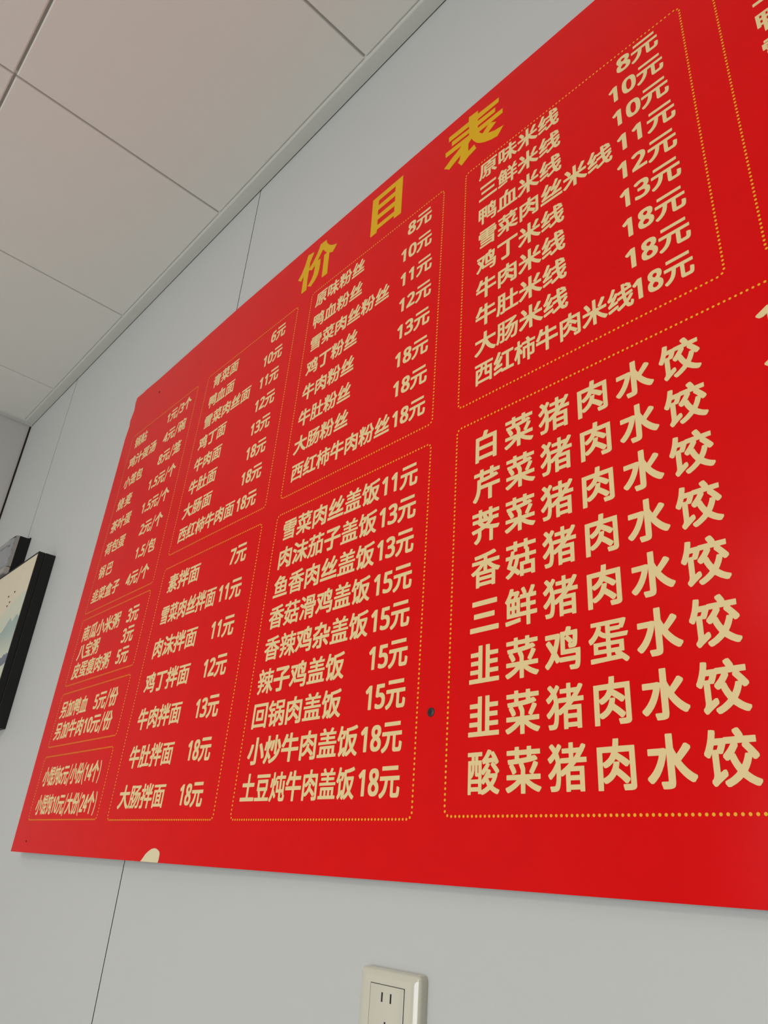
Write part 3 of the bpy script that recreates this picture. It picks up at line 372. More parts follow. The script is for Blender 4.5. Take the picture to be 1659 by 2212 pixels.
'红': (1000, [[[33,-46,23,-36,9,36,10,67,27,77,123,94,367,144,411,144,417,141,422,133,426,92,433,81,611,83,612,645,608,650,402,651,394,658,394,667,394,755,402,766,411,769,948,769,955,768,962,761,966,755,966,661,958,651,751,648,750,89,755,81,977,81,984,70,984,-27,980,-34,970,-37,392,-37,382,-30,380,19,77,-47]],[[45,163,35,177,13,239,13,270,23,281,47,292,87,330,142,391,160,417,130,416,83,403,39,404,29,414,7,480,7,514,34,533,52,553,106,633,162,733,217,853,230,862,270,862,340,833,349,823,350,795,296,689,209,542,233,541,258,547,316,639,330,650,373,649,430,615,440,605,441,570,364,457,256,320,267,319,367,334,420,334,428,323,431,233,423,226,411,223,186,187,111,171,89,163]]]),
'柿': (1000, [[[620,-99,616,-89,614,411,530,412,525,408,524,52,517,47,417,47,410,52,409,58,410,514,417,519,614,520,614,611,402,612,397,608,397,564,392,557,279,555,282,542,393,370,400,355,400,327,396,314,361,263,355,259,320,259,313,264,287,320,279,330,278,-86,275,-95,170,-97,163,-92,161,227,118,130,95,91,61,91,55,94,16,167,16,202,43,252,93,373,124,473,143,552,139,556,28,558,25,564,26,661,33,666,161,667,163,852,167,859,270,859,277,855,278,670,283,666,367,667,369,711,377,719,608,720,602,736,560,802,559,836,564,843,630,866,664,866,670,862,727,777,755,720,973,719,981,714,981,620,977,613,739,612,731,608,733,520,939,519,946,514,947,123,940,89,923,69,889,54,864,50,755,50,748,55,743,83,733,106,731,-92,720,-100],[732,158,823,156,831,161,830,411,732,411]]]),
'素': (1000, [[[348,-96,332,-86,318,-42,307,-23,307,5,323,12,442,9,455,13,456,139,452,144,370,141,336,136,380,115,381,89,378,83,347,55,258,-9,183,-52,127,-81,102,-84,86,-81,26,-27,25,-5,30,2,73,19,161,63,220,101,253,127,252,131,233,131,167,125,123,116,98,119,91,133,79,180,79,211,95,221,127,226,195,244,292,279,304,286,245,284,202,275,177,279,169,286,154,339,153,367,158,374,192,382,242,401,321,442,48,444,38,448,31,458,31,530,36,537,48,541,439,542,441,564,436,569,161,569,145,573,138,583,138,648,141,658,155,662,436,663,441,667,441,686,433,691,98,691,88,695,84,702,85,780,102,787,436,788,441,792,441,852,461,859,542,859,555,856,559,848,559,792,564,788,905,787,920,784,925,777,925,702,922,695,911,691,567,691,559,686,559,667,564,663,845,662,861,659,865,655,866,645,866,580,861,573,845,569,564,569,559,564,559,545,567,541,958,540,968,536,972,530,970,450,955,444,723,443,722,439,762,402,762,380,756,370,608,298,477,242,527,241,536,244,655,247,667,250,668,255,654,267,653,289,656,295,711,331,739,334,748,331,817,284,914,206,946,173,946,145,889,104,864,100,847,105,786,162,589,153,577,149,575,-17,571,-39,559,-61,530,-81,495,-91,414,-97],[448,389,480,388,561,394,649,442,520,444,506,423]],[[867,-81,858,-77,767,-13,620,69,616,77,617,100,673,143,686,147,702,146,802,96,939,12,959,-5,958,-34,902,-77,889,-81]]]),
'拌': (1000, [[[70,-102,60,-95,52,-64,38,-30,38,2,52,9,148,9,156,14,156,236,155,240,148,240,64,213,39,213,30,216,23,223,7,277,3,292,3,320,8,327,23,334,155,370,156,542,152,547,30,547,19,552,16,558,16,648,22,658,33,662,155,664,158,856,170,862,264,862,275,858,278,852,279,664,377,662,390,655,391,558,387,552,377,547,283,547,278,542,279,408,298,410,345,425,380,424,387,420,393,411,400,367,400,327,392,316,374,308,380,307,592,307,594,417,589,425,395,425,379,436,379,530,392,540,442,541,446,542,447,548,415,642,366,745,366,773,369,780,439,806,467,806,481,798,531,702,566,605,564,566,519,542,589,541,594,548,594,855,608,862,705,862,714,859,719,848,719,545,723,541,758,541,767,542,735,558,735,589,784,695,827,812,839,819,867,819,947,795,950,789,949,758,899,642,849,542,936,541,950,533,953,527,952,436,936,425,720,424,719,311,727,306,977,306,987,295,987,198,973,191,720,189,717,-97,705,-103,611,-103,594,-95,593,189,342,191,331,202,330,294,280,280,278,277,278,-27,268,-61,239,-87,211,-96,133,-103]]]),
'沫': (1000, [[[573,-99,566,-92,564,196,495,100,453,52,395,-6,348,-43,333,-50,302,-50,292,-46,242,10,241,17,241,48,308,100,387,180,443,252,496,336,492,341,327,341,317,345,317,452,327,456,564,457,565,580,298,581,289,585,286,638,248,638,233,644,177,690,70,755,69,795,103,839,117,849,155,849,227,812,295,768,331,739,333,698,561,697,566,702,567,858,577,862,680,862,691,855,692,698,961,697,971,692,972,589,964,582,692,580,691,461,695,456,945,456,955,452,955,345,945,341,764,341,759,339,759,336,804,258,858,185,945,94,993,58,993,17,966,-8,939,-40,923,-44,898,-44,889,-40,845,-3,795,50,754,102,692,193,690,-95,680,-100]],[[117,-87,48,-34,48,5,149,177,226,327,236,331,273,331,333,283,334,242,246,67,162,-83,152,-87]],[[195,373,114,427,17,480,16,523,55,574,64,578,98,577,195,531,280,477,281,436,242,378,230,372]]]),
'粉': (1000, [[[180,-96,175,-89,173,174,118,77,92,41,50,42,9,117,10,145,49,202,81,255,109,311,146,402,142,406,25,408,22,414,23,508,30,512,170,513,175,517,175,530,170,534,123,522,89,522,82,527,65,614,32,736,32,770,42,777,86,787,128,786,149,723,173,634,175,852,180,859,283,859,290,855,292,652,302,677,329,780,335,792,383,794,439,777,444,770,443,739,393,602,362,527,355,522,314,522,295,528,291,523,292,514,295,513,398,513,422,533,452,573,493,648,518,714,545,828,555,834,605,834,655,824,659,817,659,780,643,708,624,645,606,595,574,530,532,464,823,463,827,467,804,498,776,548,741,627,716,708,697,792,697,820,705,831,755,841,805,840,809,836,826,761,848,692,879,623,907,577,939,535,991,480,990,452,959,423,937,392,930,388,902,386,898,377,894,258,878,73,868,14,856,-27,843,-52,814,-77,777,-87,630,-87,623,-83,615,-45,603,-14,604,14,611,19,723,16,733,23,743,39,762,123,778,305,777,352,680,353,676,352,672,333,662,258,634,155,606,86,565,17,502,-53,452,-93,442,-97,407,-95,357,-39,357,-8,369,5,409,33,437,61,462,89,496,145,527,223,546,298,553,348,548,353,445,354,441,358,440,377,411,379,395,406,295,406,292,405,291,398,298,385,427,239,431,230,431,202,384,142,348,141,336,150,292,215,290,-92,283,-97]]]),
'原': (1000, [[[402,-96,376,-33,375,-2,378,5,511,6,518,11,519,223,511,228,283,228,273,236,272,620,283,631,470,632,499,692,495,697,229,695,228,467,225,458,222,311,206,186,184,83,162,11,117,-77,80,-77,13,-36,13,-5,52,80,74,152,97,270,109,433,110,798,120,803,961,802,965,798,966,789,966,705,961,698,642,697,638,692,637,670,618,636,618,633,623,631,877,631,887,623,887,236,877,228,639,227,637,-11,634,-45,623,-65,602,-84,567,-94,539,-97],[392,330,761,328,766,333,766,380,758,384,395,384,391,380],[392,480,761,478,766,483,766,530,758,534,395,534,391,530]],[[858,-59,772,45,679,148,678,177,686,187,739,215,777,215,866,123,956,20,959,11,959,-17,953,-27,898,-59]],[[245,-56,180,-12,178,17,181,23,250,89,352,215,398,215,458,194,462,186,462,161,459,152,370,38,284,-55]]]),
'味': (1000, [[[595,-96,591,-83,589,174,527,91,497,58,433,-3,383,-40,338,-39,289,16,284,30,285,45,291,58,352,100,395,138,439,185,493,255,515,289,543,339,539,344,364,343,362,161,358,148,170,147,166,142,166,83,161,70,58,69,51,73,47,89,47,748,52,765,358,765,362,748,363,458,367,453,590,455,590,583,392,585,388,598,388,677,392,692,395,694,589,695,591,839,595,852,711,852,716,839,717,695,930,692,934,680,934,602,930,585,717,583,716,458,720,453,971,452,975,439,975,361,970,345,767,344,763,339,804,264,852,194,902,134,936,100,984,61,988,42,984,23,947,-14,930,-37,883,-37,802,47,769,89,717,168,716,-83,711,-95],[167,261,236,259,241,264,241,648,236,656,170,656,166,652]]]),
'三': (1000, [[[42,-34,35,-30,31,-20,31,83,36,93,45,97,952,97,964,93,969,83,969,-20,964,-30,955,-34]],[[164,313,157,317,153,327,153,430,158,440,167,444,820,444,830,440,834,430,834,327,830,317,820,313]],[[98,641,92,645,88,655,88,758,92,767,102,772,898,772,908,768,912,758,912,655,908,645,898,641]]]),
'鲜': (1000, [[[677,-102,669,-92,667,130,83,128,77,129,69,136,69,486,48,509,17,535,16,558,20,568,56,611,99,680,134,748,169,848,180,859,220,859,273,850,281,842,281,814,269,780,270,773,367,772,414,775,452,750,462,739,462,711,406,605,464,603,473,599,475,652,483,662,567,663,572,667,546,730,516,786,516,811,533,824,570,837,605,837,616,827,637,792,671,720,678,695,677,673,671,664,680,663,730,663,739,669,790,773,813,836,820,843,858,843,911,831,927,820,928,798,924,786,865,664,955,662,961,659,966,652,965,564,955,556,783,555,781,452,786,447,939,446,947,436,946,352,936,344,783,343,781,242,786,238,977,237,984,227,984,142,970,131,783,130,781,-95,770,-103],[173,230,221,230,220,318,173,317],[320,230,368,230,367,318,320,317],[476,239,668,239,667,343,508,344,498,350,497,358,497,436,505,446,668,448,667,555,486,556,477,560],[173,414,221,414,220,502,173,502],[320,414,368,414,367,502,320,502],[192,605,277,604,290,623,313,673,227,674]],[[45,-49,35,-36,25,27,26,48,33,56,311,81,439,97,483,97,493,89,494,8,486,-2,98,-50]]]),
'线': (1000, [[[833,-96,789,-87,767,-77,744,-61,711,-25,680,24,567,-34,448,-81,408,-81,380,-41,360,-20,356,5,364,21,411,35,489,66,577,110,633,145,613,223,595,324,567,322,458,300,411,299,408,286,409,252,402,235,170,187,105,166,61,166,54,170,31,239,31,258,35,270,62,286,91,314,152,388,173,420,130,416,98,406,52,407,23,483,23,502,27,512,45,525,64,547,112,623,168,733,217,855,261,856,323,827,331,820,334,795,277,667,204,539,208,534,230,534,255,541,307,633,320,650,361,649,411,619,564,642,559,845,564,861,567,862,677,862,684,845,686,806,727,840,773,840,877,784,915,755,919,736,915,717,890,689,920,687,927,680,941,617,941,598,936,585,698,550,694,545,700,470,705,463,905,500,952,499,959,480,969,427,969,411,964,398,730,352,719,345,732,267,742,230,745,229,809,292,864,365,917,365,967,340,974,327,975,311,971,298,920,228,839,144,789,102,804,73,825,45,845,29,861,22,874,42,881,86,881,111,886,124,930,124,955,104,981,89,987,73,987,48,981,8,968,-36,955,-62,927,-87,911,-93,880,-97],[255,320,267,319,361,337,392,339,394,348,388,389,392,402,398,406,580,439,571,527,558,528,467,513,430,513,423,517,415,552,411,553,318,408],[689,661,813,680,808,687,752,724,686,758,684,683]],[[48,-33,28,45,29,61,36,74,167,107,361,162,408,161,422,102,422,73,417,60,105,-34]]]),
'盖': (1000, [[[30,-68,22,-58,22,20,25,27,33,31,127,31,131,36,131,280,139,287,870,287,875,280,876,33,970,31,978,23,978,-61,970,-69],[245,33,340,33,339,193,245,192],[454,33,546,33,545,193,454,192],[664,33,755,33,755,193,664,192]],[[52,335,48,339,47,348,47,417,52,424,440,427,441,483,436,487,148,488,138,492,138,570,142,577,433,578,441,583,441,630,436,634,98,634,89,638,88,717,92,724,277,727,262,758,232,805,232,830,242,837,295,856,336,856,355,834,387,786,406,752,411,726,589,725,599,733,621,770,661,853,667,856,711,856,767,840,778,830,777,805,734,727,905,725,912,720,912,642,908,635,561,633,559,583,564,578,864,577,869,570,869,498,868,492,861,488,564,487,559,483,559,430,567,425,952,424,956,420,956,411,956,342,952,335]]]),
'饭': (1000, [[[361,-99,303,-61,297,-52,298,-23,342,59,307,33,220,-41,173,-90,136,-90,88,-30,88,2,114,28,127,48,144,92,143,448,142,452,139,450,103,386,64,384,5,432,3,464,34,517,59,573,81,636,106,730,129,852,136,856,177,856,239,843,243,839,244,805,224,705,323,703,373,706,417,693,419,758,423,765,517,772,645,788,789,816,858,840,898,840,949,780,950,748,947,742,892,723,764,694,683,681,536,668,534,567,542,563,830,563,842,566,886,566,930,550,931,511,918,445,884,327,846,236,792,142,809,120,869,64,914,32,980,-3,984,-11,984,-39,955,-69,933,-99,889,-99,858,-84,797,-42,711,42,627,-31,564,-71,517,-96,473,-96,445,-57,433,-46,400,-98],[463,20,470,19,492,32,550,70,583,97,636,152,619,180,576,277,536,393,531,386,525,277,509,173,487,86],[260,145,261,143,270,148,323,187,361,187,373,160,377,156,381,161,400,245,412,336,416,417,419,427,417,624,374,505,347,445,339,441,308,441,270,456,260,455],[712,264,714,262,718,264,759,345,793,442,792,456,639,455,673,348],[167,511,250,511,268,552,280,595,195,596]]]),
'茄': (1000, [[[67,-102,13,-48,13,-14,61,38,74,58,99,98,127,164,153,258,166,333,169,377,164,381,41,383,38,389,38,486,45,491,177,492,178,592,182,620,189,625,264,626,266,658,261,662,45,663,41,673,41,761,44,767,264,770,266,852,270,859,277,859,381,858,384,852,384,773,389,769,608,769,612,773,613,852,616,858,720,859,727,859,731,852,733,770,955,769,961,765,962,670,959,664,733,661,731,564,723,556,616,558,613,564,612,658,608,662,386,661,384,561,377,556,298,555,294,495,298,491,502,491,509,486,509,392,506,383,506,308,503,298,497,136,484,17,471,-36,448,-72,427,-87,405,-93,370,-97,267,-97,248,-89,240,-52,228,-23,229,8,236,12,336,9,350,14,362,36,372,77,378,127,384,202,384,252,387,261,388,320,391,330,390,380,292,381,288,377,281,302,262,189,240,111,215,48,168,-33,119,-89,105,-102]],[[542,-90,538,-80,538,523,548,528,927,527,931,517,931,-73,923,-78,817,-77,813,-70,812,-30,808,-25,655,-25,650,-30,650,-83,645,-90],[651,83,811,83,811,421,651,420]]]),
'鱼': (1000, [[[45,-52,41,-45,41,48,48,56,952,56,958,56,962,48,962,-45,955,-53]],[[148,113,144,123,143,470,139,472,123,463,85,464,35,520,35,555,130,628,206,702,255,760,323,862,367,862,443,845,447,839,447,814,429,783,433,778,627,778,670,781,718,752,725,742,724,708,709,680,656,605,658,600,861,600,871,592,872,123,867,113],[264,214,442,214,443,305,264,305],[560,214,752,214,752,305,561,305],[264,408,442,407,443,495,264,496],[560,408,752,407,752,495,561,496],[290,602,492,601,539,653,548,670,348,671]]]),
'香': (1000, [[[192,-99,184,-89,183,277,111,244,70,244,16,308,16,333,36,346,73,360,145,394,208,432,275,480,311,509,323,523,42,526,34,536,35,620,45,628,433,628,437,633,437,686,433,691,408,691,270,678,142,676,135,683,127,717,119,736,119,767,136,778,180,778,189,781,233,781,355,791,577,816,673,832,764,853,792,852,856,786,856,764,852,756,811,744,730,728,564,706,559,698,559,633,567,628,955,628,965,620,966,536,958,526,681,523,738,477,802,435,877,394,970,356,984,345,984,317,930,254,898,254,848,277,836,282,832,280,831,-89,820,-97,720,-96,713,-89,712,-67,708,-63,308,-63,301,-64,299,-92,292,-99],[301,36,708,34,712,39,712,86,705,91,305,91,300,86],[301,186,708,184,712,189,712,233,705,237,305,237,300,233],[278,336,436,335,436,469,365,405],[560,336,738,336,635,411,561,476]]]),
'菇': (1000, [[[480,-96,472,-86,470,-7,436,-49,395,-49,356,-11,295,36,222,-33,164,-71,120,-93,80,-93,55,-66,23,-39,22,-17,25,-11,80,16,133,51,191,108,158,131,70,179,63,186,63,208,66,220,99,295,133,392,25,395,22,402,23,489,30,494,164,494,171,508,198,612,208,616,267,613,272,620,272,664,267,669,42,669,34,680,35,767,42,772,270,773,272,848,277,856,283,856,387,855,391,848,391,777,395,772,595,772,600,777,600,848,603,855,708,856,714,856,719,848,720,773,961,771,965,767,966,758,966,677,961,669,727,669,719,664,720,608,752,606,759,602,761,482,961,481,968,477,969,389,964,382,764,381,759,377,761,276,923,275,931,270,931,-86,923,-91,820,-90,816,-83,816,-52,811,-47,592,-47,588,-52,587,-89,580,-96],[466,55,470,52,472,58,473,270,480,275,639,276,639,380,445,380,427,302,406,233,364,139,422,95],[589,55,814,54,815,177,589,177],[256,208,265,211,296,283,324,380,323,393,258,394,251,383,202,239],[444,483,640,483,641,583,636,587,608,588,601,592,598,668,395,669,391,664,391,592,387,586,307,583,287,495,411,494]]]),
'滑': (1000, [[[377,-99,369,-89,368,342,275,345,272,352,270,418,233,373,195,372,186,376,108,431,25,480,22,486,23,517,67,568,105,569,183,527,270,471,272,545,275,552,373,554,375,814,380,821,864,821,869,814,870,555,964,553,973,547,975,539,974,352,964,344,880,344,875,339,875,-33,868,-61,859,-73,845,-84,805,-97,773,-100,655,-99,632,-42,632,-5,639,0,742,-3,755,1,759,11,758,68,486,69,481,64,481,-95,473,-100],[482,161,755,159,759,164,759,192,752,197,486,197,481,192],[482,292,755,291,759,295,759,317,752,322,486,322,481,317],[385,423,852,422,856,427,856,448,848,453,389,453,384,448],[489,555,580,554,580,605,489,605],[689,555,752,555,752,724,489,723,488,698,492,694,684,692,687,686]],[[120,-81,58,-34,57,5,118,114,210,308,220,316,255,315,314,268,315,233,249,89,168,-70,158,-81]],[[252,629,168,695,73,761,72,789,76,798,120,843,158,844,173,837,283,765,322,736,340,717,340,686,303,642,289,629]]]),
'辣': (1000, [[[108,-96,87,-70,63,-48,63,-14,98,13,128,42,146,67,174,127,187,180,183,184,52,185,50,277,55,281,192,282,194,355,189,359,26,361,27,452,133,453,137,458,115,517,76,602,74,630,39,633,39,724,211,726,202,745,163,805,163,833,170,840,227,862,258,862,267,853,327,761,334,748,335,727,339,725,427,725,436,737,636,739,638,852,645,856,746,855,747,745,752,738,968,736,967,642,752,641,747,636,747,583,752,576,939,575,944,570,943,277,796,273,829,220,894,139,955,78,996,45,996,14,948,-40,905,-40,872,-11,814,53,748,141,745,-96,639,-95,636,135,581,70,527,16,487,-17,439,-49,398,-49,351,2,351,36,398,66,462,117,539,197,587,264,589,273,452,276,450,355,445,359,308,359,303,355,305,282,440,280,440,186,302,183,290,114,281,80,262,33,234,-14,197,-58,148,-96],[557,367,636,367,636,483,557,483],[748,367,836,367,836,483,748,483],[232,455,246,455,271,505,302,583,315,620,314,631,184,630,240,492,241,464],[367,455,449,455,452,574,636,576,636,639,455,641,448,632,433,630,431,598]]]),
'杂': (1000, [[[311,-99,285,-33,286,12,292,16,420,16,431,23,430,242,48,244,44,252,44,352,48,359,61,360,63,364,49,389,26,420,25,458,30,465,108,488,177,519,242,566,293,623,292,627,286,628,83,629,78,639,78,736,82,742,339,744,343,748,353,795,360,855,366,861,480,862,487,858,488,848,487,817,478,761,480,745,739,744,745,740,747,520,752,507,767,503,836,503,842,506,852,520,859,567,859,608,864,615,911,615,973,587,978,580,975,508,965,452,952,423,930,401,905,391,692,391,664,398,641,414,629,436,625,452,622,473,621,627,448,628,441,620,418,567,387,520,328,461,273,423,236,404,195,385,127,361,427,359,431,364,431,445,435,452,552,453,559,445,559,364,564,359,945,359,950,352,950,252,942,244,561,243,559,-33,548,-62,531,-80,517,-87,477,-97,436,-100]],[[102,-46,41,8,41,45,44,52,89,79,152,128,211,191,239,231,292,231,359,208,362,202,362,170,349,148,303,89,230,16,148,-46]],[[808,-37,725,58,614,160,613,195,616,202,677,234,723,234,827,144,902,65,918,42,919,5,916,-2,855,-37]]]),
'回': (1000, [[[67,-96,60,-92,59,-86,61,812,77,819,927,819,939,815,940,-92,930,-97,827,-96,819,-89,819,-48,814,-44,189,-44,181,-48,181,-89,173,-96],[182,67,818,67,817,705,182,705]],[[289,185,282,189,281,195,283,583,295,587,698,587,714,581,716,198,712,189,698,184],[398,292,595,292,596,480,398,480]]]),
'炒': (1000, [[[67,-102,13,-48,13,-14,71,64,102,123,115,148,143,239,159,333,162,370,166,517,164,529,160,520,146,427,131,367,122,348,67,348,11,372,9,408,24,452,41,527,54,652,61,656,123,656,164,649,166,848,169,855,289,856,294,848,295,583,315,636,326,677,333,687,383,687,436,665,447,655,446,620,396,498,359,420,352,416,294,414,291,323,288,314,289,291,344,236,434,136,434,95,383,38,336,38,323,47,258,130,254,127,240,83,218,33,193,-11,158,-62,120,-102]],[[377,-99,356,-61,335,-33,334,5,338,11,452,41,561,88,643,139,706,198,614,200,606,208,606,855,614,862,730,862,734,852,736,238,765,273,811,368,817,372,857,373,852,395,815,502,774,592,748,642,747,677,752,684,814,706,861,706,867,703,906,633,952,527,984,433,984,395,977,388,917,366,899,364,930,352,937,345,937,308,921,273,890,208,836,132,756,52,661,-12,552,-62,427,-99]],[[452,316,391,348,388,355,388,386,402,420,434,520,453,611,463,680,469,689,477,691,530,691,583,681,591,670,591,630,584,592,556,461,521,352,505,316]]]),
'土': (1000, [[[33,-62,23,-55,22,-45,22,55,33,65,427,67,427,414,95,416,84,427,84,533,88,542,98,547,427,548,428,855,433,862,442,866,555,866,568,858,570,548,902,547,915,539,916,427,905,416,570,414,569,70,577,66,970,65,981,55,981,-52,977,-59,964,-62]]]),
'豆': (1000, [[[39,-65,32,-61,31,-52,31,39,39,46,286,48,259,133,219,223,218,261,158,263,144,270,145,630,158,634,827,634,840,630,841,270,830,263,784,261,784,220,696,48,961,46,969,39,967,-62,955,-66],[417,48,543,48,587,127,621,202,643,261,349,261,387,177,412,105,416,89],[273,380,705,378,709,383,709,514,702,519,277,519,272,514]],[[61,698,53,705,53,802,64,809,930,809,942,805,944,802,944,708,940,702,930,697]]]),
'炖': (1000, [[[67,-99,13,-45,13,-17,68,55,87,86,118,148,147,236,162,323,169,395,169,458,172,470,172,842,175,852,277,853,284,848,286,530,299,564,329,670,336,675,370,675,392,670,394,717,398,724,614,726,616,848,620,856,727,856,733,853,736,726,967,725,973,722,975,627,970,619,739,619,734,614,734,298,739,291,814,291,819,295,820,559,827,562,923,562,934,558,934,127,939,119,980,102,987,92,987,48,977,-23,965,-55,948,-72,936,-81,917,-87,867,-94,717,-94,661,-81,635,-61,623,-36,619,-17,616,8,615,183,423,184,417,188,414,555,358,416,352,413,314,413,289,422,285,420,284,373,277,286,418,105,425,92,424,64,367,7,330,7,245,129,221,67,196,17,145,-59,108,-99],[756,17,839,16,858,23,865,30,872,61,875,111,870,116,827,116,820,119,817,183,735,183,734,45,742,23],[532,292,611,291,616,295,616,614,611,619,439,619,435,617,426,592,416,567,417,561,520,562,531,555]],[[80,351,30,369,22,380,23,414,37,455,53,530,66,648,77,653,152,649,162,645,166,639,166,570,156,492,140,408,122,352]]]),
'白': (1000, [[[123,-102,116,-86,116,686,120,700,127,703,364,704,371,714,390,764,416,852,423,862,433,866,477,866,545,852,562,845,566,836,565,808,523,714,523,703,870,703,880,700,887,683,887,-80,883,-93,877,-97,761,-96,753,-83,753,-33,748,-28,255,-28,247,-33,247,-89,239,-102],[248,92,752,92,752,280,248,280],[248,398,752,398,752,580,248,580]]]),
'芹': (1000, [[[86,-102,16,-55,13,-48,13,-20,74,52,112,120,137,192,153,273,159,336,160,564,170,572,257,577,253,586,253,661,248,666,45,666,38,677,38,767,41,773,48,778,252,779,253,852,260,861,267,862,380,862,387,852,388,783,392,778,611,778,616,783,616,852,623,862,733,862,740,861,747,852,748,779,952,778,958,775,962,767,962,680,952,666,752,666,747,661,748,623,786,631,836,631,842,628,902,567,903,536,895,526,714,494,483,472,311,466,295,461,294,458,294,383,298,378,955,378,961,377,970,368,972,273,964,263,695,261,694,-86,691,-95,683,-100,570,-100,560,-92,558,261,298,262,288,258,284,214,268,136,249,77,221,14,180,-50,136,-100,130,-103],[389,583,486,588,614,601,615,664,389,665]]]),
'荠': (1000, [[[186,-109,175,-105,150,-80,116,-55,113,-48,113,-23,117,-16,155,4,186,28,202,44,221,73,237,114,241,136,244,164,243,217,233,219,105,197,80,197,67,201,23,267,23,298,45,309,164,322,286,344,345,360,349,364,280,416,217,481,67,481,55,485,48,491,47,577,55,587,67,591,279,592,260,602,258,674,48,675,35,680,31,686,33,775,48,781,258,782,260,855,280,862,367,862,381,858,384,852,384,786,389,781,611,781,616,786,616,852,619,858,633,862,720,862,740,855,742,782,955,781,968,777,972,764,972,686,968,680,955,675,742,674,740,605,733,598,718,592,936,591,948,587,953,580,952,488,936,481,777,481,730,428,700,402,648,364,648,361,661,357,733,341,845,322,955,312,981,302,981,270,936,204,923,200,886,200,780,216,767,214,764,-97,748,-103,664,-103,644,-95,643,242,492,287,367,247,366,98,359,58,343,11,317,-31,278,-70,223,-106,211,-109],[494,417,508,419,545,441,596,480,394,480,433,451],[362,592,435,592,413,636,413,664,420,673,385,673,384,605,377,598],[585,592,635,592,616,602,615,673,545,675,544,667]]]),
'猪': (1000, [[[467,-93,463,-83,462,239,461,245,458,246,386,204,355,204,339,218,334,130,321,39,306,-14,290,-42,275,-61,245,-77,183,-87,95,-87,85,-83,79,-73,74,-45,59,-8,59,11,63,17,170,19,189,26,199,39,215,89,222,133,228,211,228,277,227,284,223,281,175,223,98,151,60,152,16,214,17,243,77,291,136,353,193,433,216,477,202,539,195,557,128,495,95,469,86,466,57,467,24,520,10,536,9,558,13,564,78,611,140,670,137,680,111,715,51,780,51,805,102,846,139,846,220,762,240,786,273,840,308,840,359,805,362,798,362,777,359,764,283,655,302,605,327,512,328,548,333,556,549,558,549,645,380,648,375,655,375,736,383,744,548,745,550,848,555,856,652,856,658,853,659,748,664,744,814,744,827,761,854,808,867,819,898,818,955,796,962,786,962,761,912,680,821,558,973,556,978,548,977,460,970,456,727,456,656,389,908,387,915,383,915,-89,908,-94,808,-93,803,-86,803,-61,798,-56,580,-56,573,-58,572,-86,567,-93],[573,39,802,39,802,120,573,121],[573,217,802,217,802,292,573,293],[338,317,342,315,358,323,436,369,497,411,551,455,334,455,337,411],[661,558,667,559,700,592,741,645,660,645]]]),
'水': (1000, [[[323,-106,313,-98,302,-58,288,-27,284,-2,289,20,298,25,423,25,431,33,430,515,406,420,365,308,315,208,259,123,186,44,130,-2,120,-6,77,-6,13,55,9,77,13,98,67,141,128,202,177,267,224,348,259,430,274,480,273,483,267,484,52,485,45,489,41,508,41,586,44,602,55,609,323,609,336,612,380,612,430,595,431,839,435,858,445,862,564,862,571,858,575,839,575,608,591,567,630,494,636,494,681,542,742,613,788,673,795,677,839,677,912,627,916,598,911,578,856,517,714,378,710,370,733,338,772,292,839,225,923,160,1002,115,1006,95,1002,70,977,43,949,5,942,1,898,0,883,7,817,48,744,108,670,185,614,257,577,312,575,20,571,-17,559,-61,552,-71,530,-87,489,-100,433,-106]]]),
'饺': (1000, [[[389,-102,380,-97,341,-48,342,-8,439,38,477,60,559,120,581,145,532,223,494,298,477,343,470,344,448,326,408,326,398,332,356,383,358,422,450,514,496,573,514,605,427,606,384,498,358,447,345,441,311,441,279,448,278,142,286,141,345,181,386,181,393,177,412,127,412,86,403,73,250,-39,189,-90,155,-91,145,-87,106,-33,107,5,140,42,156,92,155,451,117,385,108,381,77,381,66,386,13,430,13,473,40,520,87,642,109,727,133,855,142,859,183,859,236,849,252,842,253,795,236,707,389,707,395,715,405,719,613,720,606,739,569,798,570,836,633,865,677,865,684,861,696,845,737,780,752,748,755,720,964,719,974,714,973,610,964,606,840,605,927,506,987,430,999,411,999,373,952,335,936,328,902,329,892,335,873,362,867,362,831,264,796,198,761,145,782,123,855,69,905,41,992,5,993,-36,945,-93,936,-97,898,-96,858,-81,770,-34,667,43,617,1,536,-52,433,-102],[669,252,673,251,681,261,712,317,740,386,754,433,764,437,814,436,783,478,716,552,716,589,731,605,727,606,630,605,641,595,640,555,559,439,570,437,581,430,610,355,644,289],[182,517,253,517,268,545,285,592,207,592]]]),
